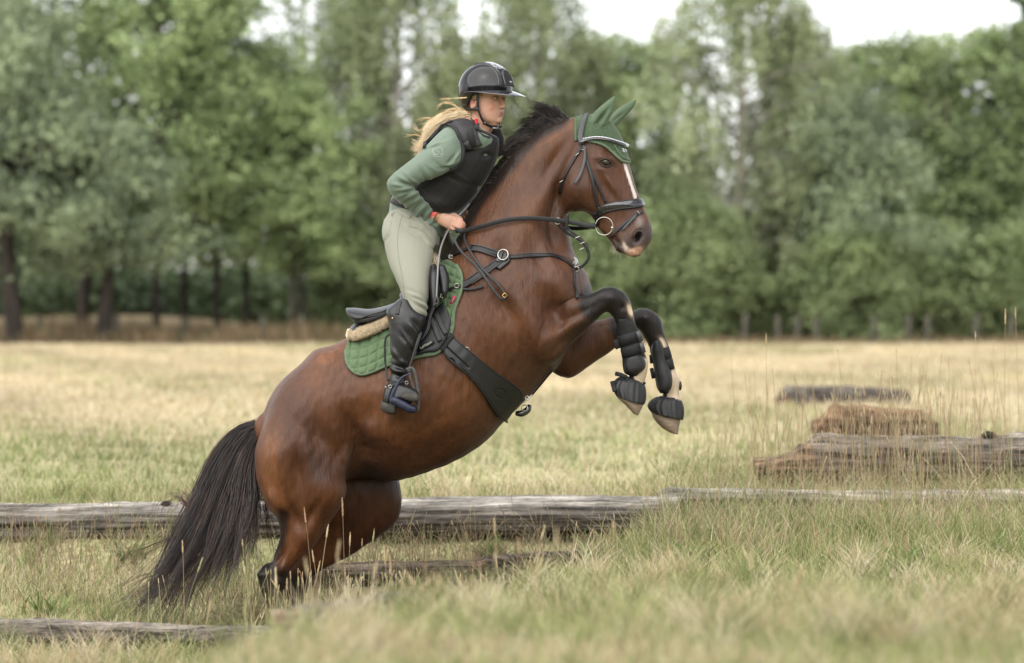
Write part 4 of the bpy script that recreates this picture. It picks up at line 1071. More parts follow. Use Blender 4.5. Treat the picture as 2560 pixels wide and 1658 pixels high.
def build_hair():
    # ponytail blown back
    G = [[(850, 545), (780, 540), (700, 548), (620, 590), (560, 612), (500, 618), (450, 628)],
         [(850, 555), (760, 558), (670, 580), (590, 625), (520, 665), (470, 700), (445, 725)],
         [(850, 565), (760, 575), (670, 605), (580, 660), (510, 720), (440, 790), (385, 800)],
         [(850, 575), (760, 590), (670, 630), (580, 690), (510, 760), (440, 830), (355, 735)],
         [(850, 585), (760, 605), (680, 645), (590, 710), (520, 780), (450, 840), (330, 850)],
         [(850, 595), (770, 620), (690, 665), (600, 735), (530, 800), (460, 860), (375, 905)],
         [(850, 605), (780, 635), (700, 685), (620, 760), (550, 820), (490, 870), (430, 910)]]
    G = np.array([[P(*c1(*q), 0) for q in g] for g in G]); G = np.array([resample(crom(g, 6), 20) for g in G]); tt = np.linspace(0, 1, 20)[:, None]
    paths = []; cols = []
    for L in range(125):
        u = rng.uniform(0, 5.999); u = 1 + (u / 6) * 5 if rng.random() < .88 else u * .3
        i = int(min(u, 5.99)); c = G[i] * (1 - (u - i)) + G[i + 1] * (u - i); y0, y1 = rng.uniform(-.02, .02), rng.uniform(-.055, .06); ph = rng.uniform(0, 6)
        base = c.copy(); base[:, 1] += (.0 + y0 + (y1 - y0) * tt[:, 0]); base[:, 2] += .011 * np.sin(tt[:, 0] * 11 + ph) * tt[:, 0]; base[:, 0] += .005 * np.cos(tt[:, 0] * 13 + ph) * tt[:, 0]; base = resample(base[:int(20 * rng.uniform(.65, 1))], 20); lc = rng.random()
        for s in range(38):
            sp = rng.normal(0, 1, 3) * (.004, .006, .004); pth = base + sp * (.6 + 1.0 * np.sin(tt * 3)) + rng.normal(0, 1, 3) * .007 * tt ** 2; pth = resample(pth[:int(20 * rng.uniform(.75, 1.0))], 20)
            t_ = np.clip(lc + rng.normal(0, .25), 0, 1); paths.append(pth); cols.append(np.array((.62, .45, .26)) * (1 - t_) + np.array((1.0, .88, .66)) * t_)
    for g in [[(800, 560), (720, 500), (640, 490), (610, 520), (612, 545)], [(800, 560), (740, 510), (690, 480), (640, 478)], [(790, 560), (700, 540), (640, 560), (600, 600)], [(620, 640), (560, 610), (500, 600), (440, 632)], [(560, 700), (500, 680), (450, 700), (400, 650)], [(500, 760), (430, 730), (380, 735), (350, 735)]]:
        base = resample(crom(np.array([P(*c1(*q), rng.uniform(-.04, .03)) for q in g]), 6), 20)
        for s in range(8): paths.append(base + rng.normal(0, .0018, 3) + rng.normal(0, 1, 3) * .009 * tt ** 2); cols.append((.62, .47, .28))
    # hair over the temple, round the ear and across the shell rim
    for s in (1, -1):
        for k in range(240):
            a0 = rng.uniform(-.02, .045); z0 = rng.uniform(.006, .030)
            p0 = hl(a0, s * (.0775 - max(0, a0) * .05), z0); p3 = hl(-.072 + rng.normal(0, .004), s * .028, -.052 + rng.normal(0, .006)); p1 = hl(a0 - .03, s * .080, z0 - .010); p2 = hl(-.045, s * .062, -.034 + rng.normal(0, .006))
            paths.append(resample(crom(np.array([p0, p1, p2, p3]), 6), 20)); t_ = rng.random() * .7; cols.append(np.array((.16, .095, .045)) * (1 - t_) + np.array((.50, .34, .17)) * t_)
    for k in range(260):
        q = crom(np.array([hl(-.062 + rng.normal(0, .005), rng.normal(0, .026), -.040 + rng.normal(0, .006)), hl(-.085 + rng.normal(0, .006), rng.normal(0, .020), -.062 + rng.normal(0, .006)), P(*c1(838, 570), rng.normal(0, .015)) + (0, 0, rng.normal(0, .007)), P(*c1(800, 580), rng.normal(0, .015)) + (0, 0, rng.normal(0, .009))]), 6)
        paths.append(resample(q, 20)); t_ = rng.random(); cols.append(np.array((.10, .062, .035)) * (1 - t_) + np.array((.28, .18, .09)) * t_)
    for k in range(9):
        q = crom(np.array([hl(.0, .083, .006), hl(-.04, .10, .004 + rng.normal(0, .002)), hl(-.09, .10, .002), hl(-.15 + rng.normal(0, .01), .09, .0 + rng.normal(0, .004))]), 6); paths.append(resample(q, 20)); cols.append((.62, .45, .24))
    V, F, C = strands(np.array(paths), .0009, .0003, 3, cols); big_mesh('hair', V, F, M['hair'], person, C)
build_hair()

def wristband():
    mb = MB(); c = (P(*z8(350, 312), -.115) + P(*z8(262, 500), -.115)) / 2; ax = P(*z8(470, 500), -.115) - P(*z8(250, 370), -.115); ax /= np.linalg.norm(ax)
    u = P(*z8(345, 290), -.115) - P(*z8(235, 490), -.115); ru = np.linalg.norm(u) / 2 * 1.03; u /= np.linalg.norm(u); v = np.cross(ax, u)
    rings = [(c + ax * t, u * ru * k, v * .028 * k) for t, k in ((-.010, .97), (-.0095, 1.05), (.0095, 1.03), (.010, .95))]
    mb.add(*tube_rings(rings, 28, 2, .05)); wb = mb.build('wristband', M['coral'], person)
    # woven lettering
    mb = MB(); S = Surf(*tube_rings(rings, 28, 2, .05))
    for seg in ([(248, 455), (262, 470)], [(262, 440), (275, 458)], [(275, 425), (292, 470)], [(280, 470), (262, 485)], [(283, 432), (305, 450)], [(300, 425), (312, 445)], [(283, 432), (312, 445)]):
        mb.add(*strap(S, [z8(*seg[0]), z8(*seg[1])], .0016, .001, .0006, step=1, smooth=0))
    mb.build('lettering', M['print'], wb)
    mb = MB(); c2_ = c + ax * .016; mb.add(*torus(c2_, ru * 1.02, .0018, u, v * .9, 40, 6)); mb.add(*torus(c2_ + ax * .005, ru * .98, .0014, u, v * .9, 40, 6)); mb.build('bracelet', M['bead'], person)
    mb = MB(); p0 = P(*z8(150, 525), -.135); mb.add(*ellipsoid(p0, (.0055, .0025, .0055), 10, 6)); mb.add(*tube([p0, P(*z8(200, 505), -.14), P(*z8(240, 490), -.135)], .0016, 6)); mb.build('charm', M['coral'], wb)
wristband()
# ------------------------------------------------------------------ tack
def thing(name, label, cat, loc, group=None):
    return tag(empty(name, loc), label, cat, group)

def patch_px(surf, ca, cb, nu, nv, off, thick, dpx, far=False, sm=2):
    A = resample(crom(np.array(ca, float)[:, :2], 8), nu); B = resample(crom(np.array(cb, float)[:, :2], 8), nu)
    t = np.linspace(0, 1, nv)[None, :, None]; Q = A[:, None] * (1 - t) + B[:, None] * t
    return patch(surf, ca, cb, nu, nv, off, thick, disp=lambda u, v: dpx(Q[..., 0], Q[..., 1]), far=far, sm=sm)

def text_mesh(word, size, origin, xdir, ydir, depth=.0006):
    cu = bpy.data.curves.new('txt', 'FONT'); cu.body = word; cu.size = size; cu.extrude = depth; cu.align_x = 'CENTER'; cu.align_y = 'CENTER'
    cu.offset = size * .012
    o = bpy.data.objects.new('txt', cu); COL.objects.link(o)
    me = bpy.data.meshes.new_from_object(o.evaluated_get(bpy.context.evaluated_depsgraph_get()))
    V = np.array([v.co[:] for v in me.vertices]); F = [tuple(p.vertices) for p in me.polygons]
    bpy.data.objects.remove(o); bpy.data.curves.remove(cu); bpy.data.meshes.remove(me)
    x, y = np.array(xdir, float), np.array(ydir, float); x /= np.linalg.norm(x); y = y - x * np.dot(x, y); y /= np.linalg.norm(y); z = np.cross(x, y)
    return V[:, :1] * x + V[:, 1:2] * y + V[:, 2:] * z + np.array(origin), F

FLAPS = []
def build_pad():
    root = thing('saddle_pad', 'green quilted saddle pad with rounded rear corner under the black saddle', 'saddle pad', (-.4, 0, 1.1))
    A = [c3(*p) for p in [(196, 948), (330, 895), (470, 815), (600, 690), (700, 555), (775, 450), (835, 414), (885, 414)]]
    B = [c3(*p) for p in [(178, 1010), (184, 1085), (225, 1145), (290, 1163), (380, 1135), (465, 1098), (650, 1045), (790, 1010), (868, 890), (892, 740), (942, 600), (945, 500), (915, 440), (885, 414)]]
    def quilt(x, y):
        e1 = (x - 866) + .10 * (y - 900); e2 = (y - 900) + .36 * (x - 866) + 3 * np.sin(x * .06)
        d1 = np.abs((e1 + 11) % 23 - 11.5); d1 = 11.5 - d1; d2 = np.abs((e2 + 11) % 22.5 - 11.25); d2 = 11.25 - d2
        front = x > 1095
        e3 = (x - 1130) * .94 + (y - 700) * .34; d3 = 9 - np.abs((e3 + 8) % 18 - 9); e4 = (y - 700) * .9 - (x - 1130) * .42; d4 = 9.5 - np.abs((e4 + 8) % 19 - 9.5)
        d1 = np.where(front, d3, d1); d2 = np.where(front, d4, d2)
        blk_ = (x > 1052) & (y > 830) & (x < 1128)
        puff = np.where(blk_, .003, .0075 * (1 - np.exp(-d1 / 3.2)) * (1 - np.exp(-d2 / 3.2)) * 1.15)
        return puff
    for far in (False, True):
        mb = MB(); mb.add(*patch_px(HS, A, B, 250, 90, .004, .009, quilt, far=far, sm=1)); o = mb.build('quilted_panel', M['pad'], root)
        mb = MB(); mb.add(*strap(HS, B[:-1], .016, .013, .010, step=5, far=far)); mb.add(*strap(HS, A[:3], .014, .012, .010, step=5, far=far)); mb.build('binding', M['padedge'], o)
    # black wear patch with woven name
    mb = MB(); mb.add(*patch(HS, [c3(640, 1038), c3(720, 1020), c3(790, 1003), c3(850, 905), c3(870, 800)], [c3(655, 940), c3(700, 900), c3(740, 800), c3(770, 740), c3(830, 690)], 40, 20, .019, .006, sm=2)); blk = mb.build('wear_patch', M['strap'], root)
    p, n = HS.hit(*c3(706, 976), .036); x = P(*c3(756, 948), -.3) - P(*c3(664, 1002), -.3)
    mb = MB(); mb.add(*tube([p - x * .56, p, p + x * .56], .010, 6, flat=.2, up=(0, -1, 0), p=5, cap=.05)); mb.build('name_patch', M['leather'], blk)
    V, F = text_mesh('LeMieux', .0155, p + (0, -.0032, 0), x, (0, 0, 1)); mb = MB(); mb.add(V, F); mb.build('lettering', M['print'], blk, smooth=False)
    mb = MB(); p, n = HS.hit(*c3(888, 676), .020); x = P(*c3(903, 648), -.2) - P(*c3(875, 702), -.2); p = p + (0, -.004, 0)
    mb.add(*tube([p - x * .5, p, p + x * .5], .0065, 6, flat=.2, up=(0, -1, 0), p=5, cap=.05)); mg = mb.build('name_tag', M['magenta'], root)
    V, F = text_mesh('LeMieux', .0062, p + (0, -.003, 0), x, (-1, 0, 1)); mb = MB(); mb.add(V, F); mb.build('lettering', M['print'], mg, smooth=False)
M['magenta'] = mat('magenta tag', (.35, .02, .07), .6, .3)
build_pad()

def build_fleece():
    root = thing('sheepskin_pad', 'cream sheepskin half pad showing as a fluffy strip below the cantle of the saddle', 'sheepskin pad', (-.45, 0, 1.2))
    A = [c3(*p) for p in [(190, 878), (250, 862), (340, 822), (440, 782), (540, 712), (620, 610), (700, 480), (745, 372), (775, 368)]]
    B = [c3(*p) for p in [(186, 925), (240, 925), (330, 898), (400, 866), (460, 832), (560, 760), (650, 650), (740, 520), (788, 420)]]
    fz = lambda x, y: .003 * np.sin(x * .7) * np.sin(y * .8 + x * .2)
    S = []
    mb = MB()
    V, F = tube([P(*c3(*p), 0) for p in [(200, 892), (260, 876), (350, 840), (450, 790), (560, 715), (650, 590), (720, 460), (765, 385)]], [.024, .030, .032, .032, .032, .03, .03, .026], 24, sub=5, up=(0, 0, 1), flat=1.0)
    # widen across the spine
    V[:, 1] *= 7.2; V[:, 2] -= .45 * V[:, 1] ** 2
    V = V + rng.normal(0, .0012, V.shape)
    mb.add(V, F); o = mb.build('fleece', M['fleece'], root)
    S = Surf(V, F); paths = []
    for _ in range(15000):
        t = rng.random(); k = t * (len(A) - 1); i = min(int(k), len(A) - 2); f = k - i
        a = np.array(A[i]) * (1 - f) + np.array(A[i + 1]) * f; kb = t * (len(B) - 1); i = min(int(kb), len(B) - 2); f = kb - i; b = np.array(B[i]) * (1 - f) + np.array(B[i + 1]) * f
        s = rng.uniform(-.15, 1.15); q = a * (1 - s) + b * s; p, n = S.hit(q[0], q[1], -.001)
        d = n + rng.normal(0, .55, 3); d /= np.linalg.norm(d); L = rng.uniform(.003, .0065); paths.append([p, p + d * L * .6 + rng.normal(0, .001, 3), p + d * L + rng.normal(0, .0018, 3)])
    V, F, C = strands(np.array(paths), .0013, .0008, 3, None); big_mesh('wool', V, F, M['fleece'], root)
build_fleece()

def build_saddle():
    root = thing('saddle', 'black leather jumping saddle with raised cantle beneath the crouching rider', 'saddle', (-.4, 0, 1.25))
    st = frs(c3, [(172, 718, 178, 738, .06, 0), (190, 716, 200, 770, .13, 0), (240, 716, 245, 800, .165, 0), (320, 724, 322, 782, .175, 0), (400, 712, 404, 758, .175, 0), (470, 692, 482, 742, .17, 0),
                  (540, 660, 570, 720, .165, 0), (600, 610, 650, 690, .155, 0), (660, 530, 720, 620, .14, 0), (705, 450, 770, 530, .12, 0), (735, 400, 800, 460, .085, 0)])
    V, F = loft_px(st, 32, 5, 2.6, .5)
    V[:, 2] -= .55 * V[:, 1] ** 2
    V, F = remesh([(V, F)], .006); V = smooth_mesh(V, F, 4); big_mesh('seat', V, F, M['leather'], root)
    SB = Surf(V, F)
    st = frs(c3, [(206, 842, 208, 872, .11, 0), (222, 826, 222, 886, .15, 0), (300, 796, 302, 862, .165, 0), (380, 770, 388, 832, .17, 0), (450, 740, 470, 800, .17, 0), (540, 700, 570, 760, .165, 0), (640, 580, 690, 660, .14, 0)])
    V, F = loft_px(st, 28, 4, 2.5, .5); V[:, 2] -= .55 * V[:, 1] ** 2
    V, F = remesh([(V, F)], .006); V = smooth_mesh(V, F, 3); big_mesh('panel', V, F, M['leather'], root)
    mb = MB(); mb.add(*strap3([(*c3(232, 806), -.150), (*c3(300, 800), -.17), (*c3(380, 782), -.18), (*c3(450, 745), -.18), (*c3(530, 690), -.17)], .016, .006)); mb.add(*strap3([(*c3(238, 800), -.152), (*c3(320, 768), -.182), (*c3(430, 735), -.186), (*c3(520, 672), -.18)], .007, .006)); mb.build('gusset', M['strap'], root)
    for far in (False, True):
        mb = MB(); mb.add(*patch(HS, [c3(*p) for p in [(560, 620), (580, 740), (620, 860), (680, 955)]], [c3(*p) for p in [(745, 470), (790, 560), (815, 640), (790, 720), (752, 830), (738, 880), (690, 955)]], 50, 24, .040, .007, far=far, sm=6)); fl = mb.build('flap', M['leather'], root)
        mb = MB(); mb.add(*strap(HS, [c3(*p) for p in [(800, 690), (756, 780), (746, 860), (728, 905), (686, 958)]], .004, .004, .050, step=4, far=far, smooth=6)); mb.build('edge_piping', M['greyleather'], fl)
    # knee block and front of the flap
    mb = MB()
    V, F = loft_px(frs(c3, [(735, 445, 770, 430, .02, -.27), (728, 500, 782, 480, .030, -.30), (728, 570, 786, 560, .032, -.32), (734, 640, 786, 650, .030, -.335), (742, 700, 772, 705, .022, -.345)]), 18, 4, 2.3, .6); mb.add(V, F); mb.build('knee_block', M['leather'], root)
    mb = MB()
    V, F = loft_px(frs(c3, [(782, 450, 830, 440, .02, -.235), (780, 500, 856, 500, .028, -.25), (790, 560, 858, 560, .028, -.27), (800, 610, 850, 610, .022, -.285), (812, 650, 840, 640, .014, -.29)]), 18, 4, 2.3, .6); mb.add(V, F); mb.build('thigh_roll', M['leather'], root)
    # girth points
    for pts in ([(740, 790), (765, 860), (800, 950)], [(778, 770), (810, 840), (838, 905)]):
        mb = MB(); mb.add(*strap(HS, [c3(*p) for p in pts], .021, .005, .034, step=5)); mb.build('girth_strap', M['strap'], root)
    # stirrup leather and iron
    s1 = lambda x, y: (920 + .11034 * x, 880 + .11034 * y)
    mb = MB(); mb.add(*strap3([(*c3(672, 880), -.40), (*c3(650, 950), -.415), (*c3(622, 1040), -.425), (*c3(597, 1120), -.43)], .008, .003)); mb.add(*strap3([(*c3(662, 890), -.405), (*c3(640, 960), -.42), (*c3(610, 1060), -.43), (*c3(590, 1122), -.435)], .008, .003)); mb.build('stirrup_leather', M['strap'], root)
    mb = MB(); mb.add(*strap3([(*c3(462, 890), -.40), (*c3(436, 920), -.40), (*c3(430, 1000), -.40), (*c3(436, 1100), -.40), (*c3(452, 1205), -.41)], .008, .003)); mb.build('leather_end', M['strap'], root)
    mb = MB(); mb.add(*tube([P(*s1(*p), -.47 + k * .0) for k, p in enumerate([(930, 480), (905, 515), (790, 570), (700, 680), (620, 830), (560, 960), (520, 1080)])], [.003, .0042, .005, .0055, .007, .0085, .009], 12, flat=.6, sub=4, up=(0, -1, 0))); iron = mb.build('stirrup_iron', M['blue'], root)
    mb = MB(); mb.add(*tube([P(*s1(*p), -.445) for p in [(880, 400), (960, 370), (1030, 400), (1080, 560), (1110, 720), (1135, 900), (1140, 1100), (1120, 1330)]], [.006, .0065, .0065, .006, .0055, .0065, .0065, .007], 12, flat=.7, sub=4)); mb.add(*tube([P(*s1(*p), -.44) for p in [(940, 460), (965, 600), (1010, 740), (1060, 880)]], .0055, 10, sub=3)); mb.add(*ellipsoid(P(*s1(935, 420), -.44), (.010, .010, .008), 12, 8)); mb.build('side_arm', M['grit'], iron)
    mb = MB(); mb.add(*loft_px([(*s1(500, 1060), *s1(500, 1140), .030, -.455), (*s1(600, 1010), *s1(620, 1210), .044, -.455), (*s1(760, 1070), *s1(780, 1310), .046, -.455), (*s1(930, 1150), *s1(920, 1375), .046, -.455), (*s1(1090, 1235), *s1(1080, 1385), .042, -.455)], 16, 4, 4, .1)); mb.build('tread', M['blue'], iron)
    mb = MB()
    for p in ([c3(666, 900)],): pass
    # girth buckles high on the flap
    for (x, y) in ((812, 638), (868, 378)):
        p = P(*c3(x, y), -.30 if y > 500 else -.19); mb.add(*torus(p, .0095, .0018, (.8, 0, .6), (-.6, 0, .8), 4, 6)); mb.add(*tube([p - (.002, 0, .006), p + (.004, -.002, .006)], .0014, 6))
    mb.build('buckle', M['metal'], root)
    # far stirrup, hidden side
    mb = MB(); mb.add(*strap3([(*c3(640, 760), .40), (*c3(600, 950), .41), (*c3(590, 1120), .41)], .024, .004)); mb.add(*tube([P(*c3(x, y), .41) for x, y in [(560, 1330), (570, 1200), (590, 1130), (620, 1200), (650, 1340), (560, 1330)]], .006, 8, sub=3)); mb.build('stirrup_leather', M['strap'], root)
build_saddle()

def build_girth():
    root = thing('girth', 'wide black stud girth under the chest behind the forelegs', 'girth', (-.1, 0, .95))
    L = [c3(*p) for p in [(790, 960), (835, 1035), (900, 1100), (965, 1150), (1025, 1215), (1080, 1290), (1130, 1370), (1180, 1435), (1225, 1462)]]
    Rr = [c3(*p) for p in [(862, 892), (900, 935), (960, 985), (1040, 1050), (1120, 1110), (1200, 1170), (1280, 1225), (1322, 1262), (1326, 1320)]]
    def dp(x, y):
        u = (x - 1110) * .72 + (y - 880) * .69; v = -(x - 1110) * .69 + (y - 880) * .72
        g = -.008 * np.exp(-((v - 6 - 5 * np.sin(u * .16)) / 1.6) ** 2) * (u > -15) * (u < 85) - .007 * np.exp(-((v - 22) / 1.4) ** 2) * (u < 120) - .006 * np.exp(-((v + 12) / 1.4) ** 2) * (u < 70)
        r = np.hypot(x - c3(1180, 0)[0], (y - c3(0, 1275)[1]) * 1.2); return g - .003 * np.exp(-((r - 13) / 1.6) ** 2)
    for far in (False, True):
        mb = MB(); mb.add(*patch_px(HS, L, Rr, 110, 44, .006, .012, dp, far=far, sm=2)); g = mb.build('stud_guard', M['leather'], root)
        mb = MB(); mb.add(*strap(HS, Rr, .006, .006, .016, step=5, far=far)); mb.add(*strap(HS, L, .006, .006, .016, step=5, far=far)); mb.build('edge_piping', M['strap'], g)
    mb = MB(); mb.add(*patch(HS, [c3(800, 1000), c3(835, 945), c3(868, 890)], [c3(820, 1015), c3(852, 965), c3(892, 915)], 16, 8, .020, .006, sm=1)); mb.build('elastic', M['neoprene'], root)
    mb = MB()
    p, n = HS.hit(*c3(972, 998), .014); mb.add(*torus(p, .0105, .0019, (.7, 0, .7), (.7, 0, -.7), 20, 6))
    p, n = HS.hit(*c4(300, 1215), .024); mb.add(*torus(p, .012, .0022, (.8, 0, .6), (.6, -.3, -.8), 20, 6)); p, n = HS.hit(*c4(355, 1175), .024); mb.add(*torus(p, .008, .0018, (.8, 0, .6), (.6, -.3, -.8), 20, 6)); mb.add(*tube([p - (.02, 0, .02), p + (.02, 0, .012)], .003, 8))
    mb.build('buckle', M['metal'], root)
    mb = MB(); mb.add(*tube([P(*c4(270, 1285), -.05), P(*c4(310, 1285), -.05), P(*c4(350, 1262), -.04), P(*c4(368, 1230), -.03)], [.010, .014, .014, .010], 14, flat=.8, sub=4)); mb.build('strap_loop', M['gloss'], root)
build_girth()

def build_breastplate():
    root = thing('breastplate', 'black leather breastplate with ring and running martingale across the chest and shoulder of the horse', 'breastplate', (.1, 0, 1.35))
    def st(nm, pts, w_, t=.005, off=.006, m='strap', **k):
        mb = MB(); mb.add(*strap(HS, pts, w_, t, off, **k)); return mb.build(nm, M[m], root)
    for far in (False, True):
        st('shoulder_strap', [c3(*p) for p in [(735, 455), (800, 415), (870, 378), (940, 348), (1010, 312)]], .014, far=far, off=.008)
        w1 = [c3(*p) for p in [(1010, 320), (1070, 328), (1130, 348), (1195, 358)]]; st('padded_web', w1, .028, .007, .008, far=far); 
        w2 = [c3(*p) for p in [(1200, 400), (1140, 445), (1070, 495), (1000, 545), (940, 580)]]; st('padded_web', w2, .030, .008, .009, far=far)
        st('chest_strap', [c2(*p) for p in [(385, 1368), (450, 1364), (520, 1358), (600, 1352), (680, 1354), (750, 1366), (800, 1390), (842, 1420), (868, 1445)]], .016, .006, .007, 'strap', far=far)
    # grey stitched edges on the webs
    mb = MB()
    for pts in ([(1012, 304), (1075, 312), (1140, 332), (1200, 350)], [(1008, 338), (1062, 346), (1120, 366), (1170, 382)], [(1192, 384), (1130, 428), (1060, 480), (985, 535)], [(1215, 418), (1150, 464), (1085, 512), (1015, 562)]):
        mb.add(*strap(HS, [c3(*p) for p in pts], .0035, .003, .015, step=4))
    mb.add(*strap(HS, [c2(*p) for p in [(385, 1350), (600, 1338), (740, 1350), (800, 1372), (850, 1410)]], .0025, .002, .013, step=4)); mb.build('stitched_edge', M['greyleather'], root)
    mb = MB(); mb.add(*patch(HS, [c3(1160, 450), c3(1190, 400), c3(1180, 345)], [c3(1195, 470), c3(1262, 415), c3(1262, 380)], 16, 10, .006, .006)); mb.build('ring_backing', M['leather'], root)
    mb = MB(); mb.add(*strap(HS, [c3(1180, 420), c3(1196, 385), c3(1210, 345)], .018, .006, .016, step=3)); mb.add(*strap(HS, [c3(1236, 360), c3(1240, 385), c3(1246, 405)], .012, .006, .016, step=3)); mb.build('keeper', M['greyleather'], root)
    mb = MB(); p, n = HS.hit(*c3(1228, 374), .024); n[1] -= .3; n /= np.linalg.norm(n); u = np.cross(n, (0, 0, 1)); u /= np.linalg.norm(u); v = np.cross(u, n); mb.add(*torus(p, .0215, .0028, u, v, 36, 8)); mb.build('ring', M['metal'], root)
    # lower strap to the girth D with its loose end
    st('lower_strap', [c3(*p) for p in [(945, 578), (905, 595), (860, 612), (820, 640)]], .016, .006, .018, step=4); st('strap_end', [c3(*p) for p in [(925, 592), (980, 598), (1040, 590), (1088, 575)]], .011, .005, .010, step=4)
    mb = MB(); p, n = HS.hit(*c3(925, 588), .03); mb.add(*torus(p, .009, .0018, (1, 0, 0), (0, 0, 1), 18, 6))
    p, n = HS.hit(*c2(868, 1432), .016); mb.add(*torus(p, .012, .002, (.9, -.2, .3), (-.3, 0, .9), 18, 6)); mb.add(*torus(p + (.004, 0, -.02), .010, .002, (.9, -.2, .3), (-.3, 0, .9), 18, 6)); mb.build('ring', M['metal'], root)
    mb = MB(); mb.add(*strap(HS, [c2(865, 1430), c2(885, 1400), c2(898, 1372)], .018, .006, .009, step=3)); mb.build('chest_keeper', M['metal'], root)
    st('martingale_strap', [c2(*p) for p in [(868, 1460), (874, 1500), (884, 1541)]] + [c4(*p) for p in [(690, 300), (706, 380), (718, 440)]], .013, .006, .008, step=5)
    st('belly_strap', [c4(*p) for p in [(372, 1150), (430, 1080), (480, 1020), (535, 950)]], .012, .006, .006, step=5)
    mb = MB(); mb.add(*tube([P(*c4(708, 392), -.13), P(*c4(742, 396), -.13)], .002, 6)); mb.build('buckle_tongue', M['metal'], root)
    # running martingale fork to the rein rings
    mb = MB()
    mb.add(*strap3([(*c2(870, 1470), -.14), (*c2(940, 1436), -.15), (*c2(985, 1385), -.155), (*c2(990, 1330), -.155), (*c2(960, 1268), -.155), (*c2(905, 1222), -.155), (*c2(830, 1180), -.155), (*c2(770, 1130), -.16), (*c2(752, 1100), -.165)], .012, .004))
    mb.add(*strap3([(*c2(985, 1330), -.13), (*c2(975, 1275), -.12), (*c2(930, 1225), -.11), (*c2(860, 1170), -.10), (*c2(800, 1110), -.05), (*c2(790, 1070), .05)], .011, .004)); mb.build('fork', M['strap'], root)
    mb = MB()
    for x, y in ((945, 1255), (940, 1300), (905, 1212)): mb.add(*tube([P(*c2(x - 18, y + 8), -.16), P(*c2(x + 14, y - 6), -.16)], .0022, 6))
    mb.add(*torus(P(*c2(753, 1087), -.168), .0128, .0018, (.85, .2, .1), (0, .1, 1), 24, 6)); mb.build('ring', M['metal'], root)
build_breastplate()

